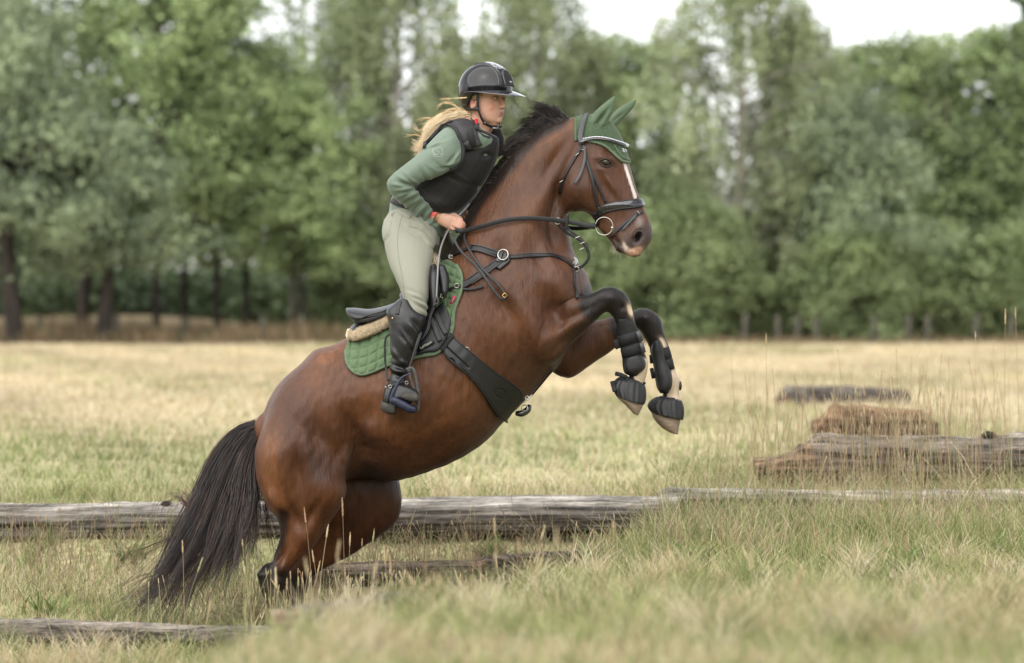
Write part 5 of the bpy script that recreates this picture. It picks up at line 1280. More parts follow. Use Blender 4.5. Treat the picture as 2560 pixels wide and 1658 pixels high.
def build_bridle():
    root = thing('bridle', 'black leather bridle with jewelled browband, padded noseband and reins on the head of the horse', 'bridle', (.3, 0, 1.6))
    def st(nm, pts, w_, t=.005, off=.004, m='strap', f=c2, par=root, **k):
        mb = MB(); mb.add(*strap(HS, [f(*p) for p in pts], w_, t, off, **k)); return mb.build(nm, M[m], par)
    for far in (False, True):
        k = dict(far=far)
        st('headpiece', [(988, 288), (966, 305), (944, 350), (932, 410), (930, 470), (942, 500)], .022, .006, .018, 'greyleather', **k)
        st('browband', [(935, 492), (965, 472), (1010, 460), (1060, 458), (1120, 468), (1180, 488), (1230, 508), (1258, 522)], .013, .006, .020, 'gloss', **k)
        st('cheekpiece', [(948, 495), (958, 560), (985, 650), (1012, 750), (1032, 860), (1060, 970), (1086, 1062)], .012, .005, .008, **k)
        st('noseband_hanger', [(962, 560), (990, 650), (1030, 750), (1080, 860), (1125, 950)], .009, .004, .006, **k)
        st('throatlash', [(945, 505), (915, 560), (870, 630), (822, 720), (790, 790), (770, 870)], .012, .005, .005, **k)
        nb = st('noseband', [(1075, 1005), (1120, 985), (1180, 972), (1250, 960), (1320, 958), (1372, 951), (1400, 947)], .034, .013, .006, 'gloss', **k)
        mb = MB()
        for o_ in (-26, 30): mb.add(*strap(HS, [c2(x, y + o_) for x, y in [(1075, 1005), (1120, 985), (1180, 972), (1250, 960), (1320, 958), (1372, 951), (1400, 947)]], .007, .007, .008, step=5, far=far))
        mb.build('padding', M['strap'], nb)
        st('flash_strap', [(1428, 996), (1390, 1018), (1350, 1045), (1300, 1085), (1250, 1125), (1200, 1170), (1165, 1215)], .013, .005, .006, **k)
    st('noseband_back', [(1040, 1020), (1024, 1060), (1030, 1100), (1060, 1120)], .022, .007, .005)
    st('loose_strap_end', [(962, 520), (966, 600), (950, 680), (925, 750), (892, 806)], .011, .004, .016, 'greyleather')
    st('flash_end', [(1350, 1050), (1310, 1100), (1280, 1130), (1248, 1165)], .008, .003, .012, 'greyleather')
    mb = MB()
    path, nn = lay(HS, [c2(*p) for p in [(965, 466), (1010, 454), (1060, 452), (1120, 462), (1180, 482), (1230, 502), (1256, 518)]], .0255, step=3)
    for p, n in zip(path, nn): mb.add(*ellipsoid(p, (.0028, .0028, .0028), 8, 6))
    mb.build('crystals', M['crystal'], root)
    mb = MB()
    for x, y, an in ((955, 542, 0), (908, 578, 40), (1370, 1030, -50), (795, 782, 30)):
        p, n = HS.hit(*c2(x, y), .011); a = R(an); mb.add(*tube([p - np.array((math.cos(a), 0, math.sin(a))) * .008, p + np.array((math.cos(a), 0, math.sin(a))) * .008], .0018, 6))
    mb.build('buckle', M['metal'], root)
    mb = MB(); mb.add(*torus(P(*c2(1110, 1127), -.165), .0365, .0021, (.98, -.2, 0), (0, 0, 1), 48, 8)); mb.add(*ellipsoid(P(*c2(1172, 1140), -.17), (.0065,) * 3, 12, 8)); mb.add(*tube([P(*c2(1172, 1140), -.17), P(*c2(1190, 1185), -.13), P(*c2(1195, 1200), -.06), P(*c2(1195, 1200), .0)], [.006, .0055, .006, .006], 10, sub=3)); mb.build('bit_ring', M['metal'], root)
    mb = MB(); mb.add(*torus(P(*c2(1110, 1127), .03), .0365, .0021, (.98, -.2, 0), (0, 0, 1), 48, 8)); mb.build('bit_ring', M['metal'], root)
    # reins
    mb = MB()
    mb.add(*strap3([(*c2(1045, 1132), -.172), (*c2(980, 1126), -.175), (*c2(900, 1105), -.172), (*c2(780, 1086), -.17), (*c2(640, 1070), -.185), (*c2(500, 1066), -.198), (*c2(350, 1080), -.20), (*c2(200, 1118), -.195), (*c2(90, 1150), -.17), (*c1(790, 1470), -.145), (*c1(735, 1462), -.14)], .019, .0045)); rn = mb.build('rein', M['strap'], root)
    mb = MB(); mb.add(*strap3([(*c2(1042, 1118), -.168), (*c2(930, 1112), -.168), (*c2(850, 1098), -.166), (*c2(760, 1080), -.166)], .015, .004)); mb.add(*strap3([(*c2(828, 1038), -.178), (*c2(824, 1100), -.178), (*c2(820, 1155), -.176)], .013, .008)); mb.build('rein_stop', M['strap'], rn)
    mb = MB(); mb.add(*strap3([(*c2(1060, 1120), .05), (*c2(960, 1140), .10), (*c2(840, 1140), .14), (*c2(500, 1090), .17), (*c2(100, 1140), .10), (*z8(940, 600), .0), (*z8(860, 590), -.03), (*z8(800, 600), -.06)], .017, .0045)); mb.build('rein', M['strap'], root)
    # slack of the reins hanging from the hand over the shoulder
    mb = MB()
    mb.add(*strap3([(*c3(892, 200), -.15), (*c3(890, 250), -.17), (*c3(915, 310), -.19), (*c3(965, 372), -.21), (*c3(1030, 430), -.235), (*c3(1085, 500), -.265), (*c3(1140, 580), -.285), (*c3(1195, 650), -.295), (*c3(1232, 655), -.296), (*c3(1240, 625), -.296)], .0105, .004))
    mb.add(*strap3([(*c3(958, 215), -.13), (*c3(962, 270), -.16), (*c3(1000, 345), -.20), (*c3(1050, 420), -.235), (*c3(1110, 490), -.265), (*c3(1165, 545), -.28), (*c3(1210, 595), -.29), (*c3(1225, 625), -.295)], .010, .004)); mb.build('rein_slack', M['strap'], root)
    mb = MB(); mb.add(*torus(P(*c3(1226, 634), -.302), .010, .0022, (1, 0, 0), (0, 0, 1), 4, 6)); mb.build('rein_buckle', M['bead'], root)
build_bridle()

def build_bonnet():
    root = thing('ear_bonnet', 'green crochet ear bonnet pulled over both ears of the horse', 'ear bonnet', (.35, 0, 1.9))
    A = [c2(*p) for p in [(893, 292), (980, 266), (1060, 268), (1130, 306), (1190, 368), (1238, 448), (1274, 530), (1297, 625)]]
    B = [c2(*p) for p in [(893, 468), (960, 470), (1050, 485), (1130, 520), (1185, 575), (1232, 622), (1265, 638), (1294, 636)]]
    fz = lambda x, y: .0016 * np.sin(x * 1.25 + .3 * y) * np.sin(y * 1.25)
    for far in (False, True):
        mb = MB(); mb.add(*patch_px(HS, A, B, 130, 64, .002, .006, fz, far=far, sm=1)); o = mb.build('crochet_cap', M['bonnet'], root)
        mb = MB(); mb.add(*strap(HS, B[1:], .011, .010, .007, step=4, far=far)); mb.add(*strap(HS, [c2(1180, 505), c2(1215, 570), c2(1250, 610), c2(1290, 622)], .006, .007, .010, step=4, far=far))
        for k in range(17): 
            p, n = HS.hit(*c2(891 - 3 * (k % 2), 298 + k * 10.4), .005, far); mb.add(*ellipsoid(p, (.0050, .0045, .0045), 8, 6))
        mb.build('edging', M['padedge'], o)
    mb = MB()
    for x, y in ((1238, 540), (1246, 548), (1250, 562), (1262, 556), (1240, 556), (1256, 546)):
        p, n = HS.hit(*c2(x, y), .012); mb.add(*ellipsoid(p, (.0028,) * 3, 8, 6))
    mb.build('crystals', M['crystal'], root)
    def ear(st, nm, Yc, dirn):
        V, F = loft_px(st, 26, 5, 2.2, .2); V, F = remesh([(V, F)], .0035); V = smooth_mesh(V, F, 3); N = normals_of(V, F)
        for (x, y), r, a, k in dirn: V = brush(V, N, x, y, r, a, Y=Yc + .02, **k)
        big_mesh(nm, V, F, M['earcloth'], root)
    ear(frs(c2, [(985, 402, 1080, 398, .032, -.045), (972, 378, 1112, 368, .036, -.05), (985, 322, 1146, 312, .034, -.055), (1036, 248, 1172, 262, .027, -.06), (1106, 184, 1190, 208, .017, -.062), (1164, 140, 1199, 158, .008, -.063), (1192, 122, 1200, 130, .003, -.063)]), 'ear_cover', -.055,
        [(c2(1085, 300), 6, -.017, dict(el=5, ang=-52)), (c2(1030, 375), 5, -.008, dict(el=3, ang=-25)), (c2(1100, 350), 5, .004, dict(el=3, ang=-50)), (c2(1010, 350), 4, -.004, dict(el=3, ang=-70))])
    ear(frs(c2, [(1130, 345, 1190, 385, .026, .045), (1140, 312, 1205, 362, .028, .05), (1172, 268, 1240, 318, .025, .055), (1218, 222, 1294, 262, .019, .058), (1278, 186, 1332, 216, .012, .06), (1325, 160, 1352, 178, .006, .06), (1352, 148, 1360, 154, .002, .06)]), 'ear_cover', .05,
        [(c2(1215, 290), 5, -.006, dict(el=4, ang=-40))])
build_bonnet()

def leg_gear():
    def shell(nm, st, m, par, p=2.1, sub=4, n=28, cap=.05, rib=0):
        mb = MB(); V, F = loft_px(st, n, sub, p, cap)
        if rib:
            nn = n; rows = (len(V) - 2) // nn
            for i in range(rows):
                c = V[i * nn:(i + 1) * nn].mean(0); 
                for j in range(nn): V[i * nn + j] = c + (V[i * nn + j] - c) * (1 + (rib if j % 4 < 2 else -rib))
        mb.add(V, F); return mb.build(nm, M[m], par)
    a = thing('tendon_boot', 'black strapped tendon boot on the near foreleg below the knee', 'leg boot', (.6, -.13, 1.2), 'tendon boots on the forelegs')
    shell('shell', frs(c4, [(1106, 585, 1008, 590, .040, -.137), (1150, 620, 1016, 660, .040, -.135), (1188, 720, 1034, 770, .038, -.132), (1212, 815, 1052, 862, .037, -.129), (1218, 880, 1056, 930, .042, -.127), (1218, 950, 1070, 985, .044, -.124), (1180, 1004, 1112, 1008, .034, -.124)]), 'neoprene', a)
    shell('fetlock_cup', frs(c4, [(1190, 850, 1070, 880, .040, -.140), (1226, 895, 1064, 935, .042, -.142), (1222, 950, 1078, 978, .042, -.140), (1180, 992, 1118, 1000, .030, -.135)]), 'rubber', a, 2.4)
    shell('strap', frs(c4, [(1166, 668, 1012, 722, .0425, -.134), (1192, 740, 1030, 790, .0415, -.132)]), 'neoprene', a, 2.3, 2); shell('strap', frs(c4, [(1196, 752, 1040, 812, .0425, -.132), (1222, 828, 1052, 876, .0415, -.130)]), 'neoprene', a, 2.3, 2)
    for pts in ([(1030, 735), (998, 745), (1008, 790), (1030, 812)],):
        mb = MB(); mb.add(*tube([P(*c4(1006, 738), -.15), P(*c4(1012, 775), -.15), P(*c4(1024, 806), -.15)], .0105, 8, flat=.3, up=(0, -1, 0), p=4, cap=.1)); mb.build('strap_tab', M['neoprene'], a)
    mb = MB(); mb.add(*tube([P(*c4(1168, 676), -.178), P(*c4(1196, 752), -.175)], .009, 8, flat=.25, up=(0, -1, 0), p=4, cap=.1)); mb.add(*tube([P(*c4(1196, 762), -.176), P(*c4(1214, 836), -.173)], .009, 8, flat=.25, up=(0, -1, 0), p=4, cap=.1)); mb.build('strap_end', M['greyleather'], a)
    b = thing('tendon_boot', 'black strapped tendon boot on the far foreleg below the knee', 'leg boot', (.75, .13, 1.2), 'tendon boots on the forelegs')
    shell('shell', frs(z5, [(560, 566, 500, 590, .036, .128), (610, 600, 478, 660, .040, .128), (640, 700, 505, 780, .037, .128), (672, 800, 522, 880, .037, .128), (706, 900, 532, 960, .041, .126), (708, 1000, 548, 1040, .042, .126), (680, 1085, 580, 1092, .034, .126)]), 'neoprene', b)
    shell('strike_plate', frs(z5, [(575, 575, 505, 600, .03, .105), (608, 640, 490, 690, .033, .105), (632, 760, 515, 810, .031, .105), (668, 850, 528, 900, .033, .103), (698, 940, 540, 980, .037, .102), (690, 1040, 560, 1060, .035, .102), (650, 1080, 600, 1085, .02, .105)]), 'rubber', b)
    shell('strap', frs(z5, [(665, 640, 486, 700, .0405, .13), (694, 735, 510, 800, .0395, .13)]), 'neoprene', b, 2.3, 2); shell('strap', frs(z5, [(696, 748, 520, 815, .0405, .13), (722, 850, 536, 900, .0395, .13)]), 'neoprene', b, 2.3, 2)
    for p0, p1 in (((492, 722), (500, 805)), ((496, 850), (516, 950))):
        mb = MB(); mb.add(*tube([P(*z5(*p0), .11), P(*z5(*p1), .11)], .008, 8, flat=.3, up=(0, -1, 0), p=4, cap=.1)); mb.build('strap_tab', M['neoprene'], b)
    mb = MB(); mb.add(*ellipsoid(P(*z5(772, 1020), .15), (.008, .03, .020), 12, 8)); mb.build('fetlock_cup', M['rubber'], b)
    a = thing('bell_boot', 'ribbed black rubber bell boot over the near front hoof', 'bell boot', (.6, -.12, .95), 'bell boots on the front hooves')
    shell('bell', frs(c4, [(1212, 1062, 1070, 1000, .040, -.12), (1224, 1092, 1012, 1030, .054, -.12), (1230, 1150, 984, 1078, .064, -.12), (1222, 1200, 994, 1122, .070, -.12), (1208, 1222, 1012, 1160, .073, -.12)]), 'rubber', a, 2.2, 4, 72, .02, .03)
    mb = MB(); mb.add(*tube([P(*c4(1005, 990), -.15), P(*c4(1045, 1000), -.17), P(*c4(1085, 1018), -.175)], .009, 8, flat=.4, up=(0, -1, 0), p=4)); mb.add(*tube([P(*c4(980, 1050), -.14), P(*c4(1000, 1120), -.17)], .010, 8, flat=.4, up=(0, -1, 0), p=4)); mb.add(*ellipsoid(P(*c4(1216, 1062), -.14), (.007, .007, .006), 8, 6)); mb.build('strap', M['neoprene'], a)
    b = thing('bell_boot', 'ribbed black rubber bell boot over the far front hoof', 'bell boot', (.75, .13, .9), 'bell boots on the front hooves')
    shell('bell', frs(z5, [(772, 1150, 545, 1126, .045, .13), (790, 1180, 492, 1160, .058, .13), (806, 1240, 462, 1206, .066, .13), (806, 1300, 474, 1246, .071, .13), (796, 1348, 500, 1280, .074, .13)]), 'rubber', b, 2.2, 4, 72, .02, .03)
    mb = MB(); mb.add(*torus(P(*z5(668, 1140), .13), .042, .006, (.97, .2, -.1), (0, 1, 0), 30, 6)); mb.build('collar', M['rubber'], b)
leg_gear()

def build_whip():
    root = thing('riding_whip', 'thin grey riding whip held in the hand and hanging down past the knee', 'whip', (-.25, -.3, 1.4))
    mb = MB(); q = [(*z8(930, 215), -.045), (*z8(850, 310), -.06), (*z8(740, 425), -.085), (*z8(640, 560), -.10), (*z8(560, 680), -.13), (*z8(500, 800), -.20), (*z8(440, 960), -.27), (*z8(405, 1130), -.33), (*z8(385, 1300), -.37), (*z8(378, 1460), -.39), (*c3(776, 590), -.40), (*c3(774, 650), -.405)]
    mb.add(*tube(crom(np.array([P(*p) for p in q]), 4), np.interp(np.linspace(0, 1, 45), [0, .2, .4, .9, 1], [.0048, .0048, .0036, .0036, .003]), 10)); mb.build('shaft', M['whip'], root)
    mb = MB(); mb.add(*strap3([(*c3(776, 640), -.406), (*c3(784, 662), -.408), (*c3(782, 685), -.408), (*c3(764, 692), -.408), (*c3(752, 706), -.406)], .006, .003)); mb.add(*strap3([(*c3(774, 642), -.406), (*c3(764, 665), -.408), (*c3(758, 690), -.408)], .006, .003)); mb.build('flapper', M['greyleather'], root)
M['whip'] = mat('grey whip', (.16, .16, .165), .4, .5)
build_whip()
# ------------------------------------------------------------------ ground
M['earth'] = mat('soil and thatch', rough=.95, spec=.1, attr=True, n1=(2.2, .18), n2=(35, .35), bump=(25, .8, .03))
M['grass'] = mat('grass blades', rough=.65, spec=.2, attr=True, trans=.35)
M['stalk'] = mat('dry grass stalks', rough=.7, spec=.2, attr=True, trans=.2)
M['log'] = mat('weathered grey wood', rough=.85, spec=.15, attr=True, n1=(6, .5, (.5, 2, 2)), n2=(40, .75, (.07, 1, 1)), bump=(34, 1.0, .035, (.08, 1, 1)))
M['bark'] = mat('bark', rough=.9, spec=.15, attr=True, n1=(6, .4, (1, 1, .4)), bump=(14, .8, .03, (1, 1, .3)))
M['leaf'] = mat('broad leaves', rough=.55, spec=.3, attr=True, trans=.25, n1=(.35, .25))
M['post'] = mat('grey post wood', (.075, .07, .055), .85, .15, n1=(20, .3, (1, 1, .2)))

def ss(a, lo, hi):
    t = np.clip((a - lo) / (hi - lo), 0, 1); return t * t * (3 - 2 * t)
def wob(x, y, s, ph=0.0):
    return np.sin(x * s + ph) * np.cos(y * s * 1.17 + ph * 1.7) + .5 * np.sin(x * s * 2.3 + y * s * 1.9 + ph * 3) + .3 * np.cos(x * s * 4.1 - y * s * 3.7 + ph)
def ground_z(x, y):
    zl = np.interp(y, [-9, -5, -3, -1.3, -.2, .7, 1.2, 1.42, 2.1, 8, 60, 68, 95], [.16, .12, .06, -.01, -.09, .0, .08, .19, .30, .33, .30, .32, .6])
    zr = np.interp(y, [-9, -7.3, -6.5, -5, -4, -2.6, -.5, .6, 1.6, 2.4, 4, 9, 60, 68, 95], [.65, .56, .52, .44, .385, .315, .245, .26, .28, .38, .42, .35, .30, .32, .6])
    xe = np.interp(y, [-9, -6.5, -5, -4, -2.6, -.5, .6, 1.4, 3], [-.78, -.71, -.64, -.45, -.175, .17, .45, .7, .8])
    m = ss(x - xe + .03 * wob(y, x, 3.3), -.16, .10)
    z = zl * (1 - m) + zr * m
    pit = ss(-np.abs(x + .62 - .12 * y), -.78, -.42) * ss(-np.abs(y + .02), -.78, -.42)
    z = z * (1 - pit) + (-.40) * pit
    z = z + .012 * wob(x, y, 3.1) * ss(y, -9, -6) + .03 * wob(x, y, .5, 2) * ss(y, 5, 25)
    z = z + .5 * ss(-x, 3.0, 9) * ss(y, 51, 70)
    return z
def pit_m(x, y):
    return ss(-np.abs(x + .52 - .12 * y), -1.0, -.62) * ss(-np.abs(y - .05), -.95, -.62)
def ground_col(x, y):
    straw, green, brown = np.array((.38, .315, .205)), np.array((.18, .20, .085)), np.array((.085, .058, .036))
    f = ss(y, 5, 26); n = wob(x, y * .35, .9, 1.3) * .5
    g = np.clip(.55 - f * .65 + n * .22, 0, 1)
    nearm = ss(-y, -2.0, -1.0)
    g = g * (1 - nearm) + nearm * np.clip(.58 + .3 * wob(x, y, 2.0, .7), 0, 1)
    c = straw * (1 - g[..., None]) + green * g[..., None]
    b = pit_m(x, y)
    c = c * (1 - b[..., None] * .95) + brown * .7 * b[..., None] * .95
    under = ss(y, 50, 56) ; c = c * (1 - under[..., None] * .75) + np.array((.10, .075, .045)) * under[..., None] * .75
    return c
def build_ground():
    ys = np.r_[np.linspace(-90, -12, 14), np.arange(-11.5, 4, .05), np.geomspace(4, 75, 130), np.geomspace(78, 900, 20)]
    t = np.linspace(-1, 1, 241)
    V = []; 
    for y in ys:
        w_ = (3.2 + max(0, y + 11.5) * .32 if y < 75 else 31 + (y - 75) * 3) if y > -11.6 else 3.2 + (-11.5 - y) * 1.6
        x = t * w_; x = np.sign(x) * np.where(np.abs(t) > .9, w_ * .9 + (np.abs(t) - .9) / .1 * (w_ * .1 + 40 + max(0, y) * .6), np.abs(x)); V.append(np.stack([x, np.full_like(x, y), ground_z(x, np.full_like(x, y))], 1))
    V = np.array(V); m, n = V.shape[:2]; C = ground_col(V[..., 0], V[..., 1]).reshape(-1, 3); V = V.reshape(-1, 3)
    i = np.arange(m * n).reshape(m, n); F = np.stack([i[:-1, :-1], i[:-1, 1:], i[1:, 1:], i[1:, :-1]], -1).reshape(-1, 4)
    o = big_mesh('ground', V, F, M['earth'], None, C); tag(o, 'dry mown meadow with a trodden ditch under the horse', 'ground', kind='structure')
build_ground()

def blades(x, y, h, w_, lean, col, z=None, nseg=3):
    """curved tapering blades; all arrays"""
    n = len(x); z = ground_z(x, y) - .01 if z is None else z
    a = rng.uniform(0, 2 * np.pi, n); face = rng.uniform(-1.0, 1.0, n)           # lean direction, blade facing
    dx, dy = np.cos(a) * lean, np.sin(a) * lean
    sx, sy = np.cos(face), np.sin(face)
    V = np.zeros((n, nseg + 1, 2, 3)); C = np.zeros((n, nseg + 1, 2, 3))
    for k in range(nseg + 1):
        t = k / nseg; wd = w_ * (1 - t) ** .7 * .5 + w_ * .06
        px_, py_, pz = x + dx * h * t ** 1.8, y + dy * h * t ** 1.8, z + h * (t - .22 * lean * t * t)
        V[:, k, 0] = np.stack([px_ - sx * wd, py_ - sy * wd, pz], 1); V[:, k, 1] = np.stack([px_ + sx * wd, py_ + sy * wd, pz], 1)
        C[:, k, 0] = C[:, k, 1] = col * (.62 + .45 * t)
    i = np.arange(n * (nseg + 1) * 2).reshape(n, nseg + 1, 2)
    F = np.stack([i[:, :-1, 0], i[:, :-1, 1], i[:, 1:, 1], i[:, 1:, 0]], -1).reshape(-1, 4)
    return V.reshape(-1, 3), F, C.reshape(-1, 3)

def frustum_pts(n, d0, d1, margin=1.12, power=1.0):
    d = (d0 ** (power + 1) + rng.random(n) * (d1 ** (power + 1) - d0 ** (power + 1))) ** (1 / (power + 1))
    x = rng.uniform(-1, 1, n) * d * 1280 / FPX * margin; return x, d + CAM_Y

def mixcol(n, cols, p):
    cols = np.array(cols); k = rng.choice(len(cols), n, p=np.array(p) / sum(p)); return cols[k] * rng.uniform(.75, 1.25, (n, 1))
G_STRAW, G_PALE, G_GREEN, G_LIME, G_PINK = (.48, .39, .235), (.62, .545, .385), (.185, .215, .08), (.36, .38, .17), (.40, .28, .19)

def build_grass():
    parts = []
    # near: unmown bank, slope, ditch edges
    x, y = frustum_pts(235000, 5.9, 17.8, 1.1, .4)
    xe = np.interp(y, [-9, -6.5, -5, -4, -2.6, -.5, .6, 1.4, 3], [-.78, -.71, -.64, -.45, -.175, .17, .45, .7, .8])
    horse_foot = (np.abs(x + .6) < .55) * (np.abs(y) < .55)
    mea = y > 2.0
    keep = ~(horse_foot.astype(bool)) & (rng.random(len(x)) < np.where(y > 1.9, .62, 1)) & (rng.random(len(x)) < np.clip(.95 + .35 * wob(x, y, 5, 1), .3, 1))
    keep &= rng.random(len(x)) > pit_m(x, y) * .72
    x, y, mea = x[keep], y[keep], mea[keep]; xe = xe[keep]; n = len(x)
    left = (x < xe) & (y < 1.5)
    gr = np.clip(.64 + .28 * wob(x, y, 1.7, 2.0) + .12 * wob(x, y, 6, 1), .08, .92)
    gr = np.where(left & (y > .6), gr * .8, gr); gr = np.where(mea, .66 + .2 * wob(x, y, 1.2, 5), gr)
    r = rng.random(n); r2 = rng.random(n)
    col = np.where((r < gr)[:, None], np.where((r2 < .6)[:, None], np.array(G_GREEN), np.array(G_LIME)), np.where((r2 < .45)[:, None], np.array(G_STRAW), np.where((r2 < .82)[:, None], np.array(G_PALE), np.array(G_PINK)))) * rng.uniform(.7, 1.25, (n, 1))
    pm = pit_m(x, y) > rng.uniform(.2, .8, n); col = np.where(pm[:, None], np.array((.17, .115, .07)) * rng.uniform(.5, 1.6, (n, 1)), col)
    h = rng.gamma(2.2, .030, n) + .015; h = np.where(pm, h * .7, h); h = np.where(left, h * 1.15, h); h = np.where(mea, h * .62, h); h = np.where((x > .6) & (y > .2) & (y < 2.8), h * 1.6, h)
    h = np.where(~left & (y < -.4), h * .50, h); h = np.where(left & (y > .9), h * .6, h); h = np.where(left & (y < -.9), h * .55, h)
    h = np.minimum(h, np.where(left & (np.abs(y + .3) < .9) & (x < -.95), .055, np.where(left & (np.abs(y) < .6), .10, .4)))
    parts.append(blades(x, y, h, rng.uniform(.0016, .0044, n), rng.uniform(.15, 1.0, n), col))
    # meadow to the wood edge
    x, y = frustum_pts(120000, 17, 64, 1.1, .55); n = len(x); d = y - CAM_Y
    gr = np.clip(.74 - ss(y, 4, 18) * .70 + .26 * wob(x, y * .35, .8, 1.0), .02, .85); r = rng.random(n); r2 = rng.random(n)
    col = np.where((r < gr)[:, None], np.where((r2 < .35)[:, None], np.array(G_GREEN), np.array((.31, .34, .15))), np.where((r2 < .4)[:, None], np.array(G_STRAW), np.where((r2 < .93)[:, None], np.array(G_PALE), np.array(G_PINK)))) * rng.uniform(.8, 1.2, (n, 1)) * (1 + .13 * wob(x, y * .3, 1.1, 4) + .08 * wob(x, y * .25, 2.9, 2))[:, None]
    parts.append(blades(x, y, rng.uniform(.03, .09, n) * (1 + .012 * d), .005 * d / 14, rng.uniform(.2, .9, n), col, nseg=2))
    # rank strip under the trees
    x, y = frustum_pts(26000, 61.5, 68, 1.1, .5); n = len(x)
    lb_ = ss(-x, 0, 4)
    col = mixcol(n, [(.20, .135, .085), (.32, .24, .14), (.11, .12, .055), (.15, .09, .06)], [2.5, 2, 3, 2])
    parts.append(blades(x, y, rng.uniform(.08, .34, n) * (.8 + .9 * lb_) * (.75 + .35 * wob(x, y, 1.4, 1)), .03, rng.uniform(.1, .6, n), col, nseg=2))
    # broad leaved weeds
    for px, d in [(1215, 15.3), (1245, 15.25), (975, 14.9), (1010, 15.1), (1330, 15.2), (2020, 16.2), (2080, 16.0), (2050, 15.3), (2330, 15.2), (560, 15.3), (330, 15.3), (120, 14.4), (1500, 14.2), (1750, 13.6), (2250, 13.2), (1650, 15), (1900, 15.1), (2480, 14), (700, 13.1), (250, 13.4), (2150, 14.6), (1420, 13.8)]:
        n = 26; x0 = (px - 1280) / FPX * d; x = x0 + rng.normal(0, .035, n); y = d + CAM_Y + rng.normal(0, .03, n)
        parts.append(blades(x, y, rng.uniform(.05, .13, n), rng.uniform(.010, .022, n), rng.uniform(.3, 1.0, n), mixcol(n, [(.11, .165, .05), (.18, .23, .08)], [1, 1])))
    # rank tufts left by the grazing
    for _ in range(420):
        d = rng.uniform(7.5, 17); px = rng.uniform(-50, 2610); x0 = (px - 1280) / FPX * d; y0 = d + CAM_Y
        if abs(x0 + .6) < .8 and abs(y0) < .9: continue
        n = rng.integers(25, 60); x = x0 + rng.normal(0, .03, n); y = np.full(n, y0) + rng.normal(0, .03, n)
        c_ = [G_STRAW, G_PALE, G_GREEN, G_LIME][rng.choice(4, p=[.3, .2, .3, .2])]
        parts.append(blades(x, y, rng.uniform(.07, .19, n), rng.uniform(.002, .0045, n), rng.uniform(.3, 1.1, n), np.array(c_) * rng.uniform(.65, 1.15, (n, 1))))
    nv = 0; 
    Vs, Fs, Cs = [], [], []
    for V, F, C in parts: Vs.append(V); Fs.append(F + nv); Cs.append(C); nv += len(V)
    o = big_mesh('grass', np.vstack(Vs), np.vstack(Fs), M['grass'], None, np.vstack(Cs)); tag(o, 'green and straw coloured grass covering the meadow and the banks', 'grass', kind='stuff')
build_grass()

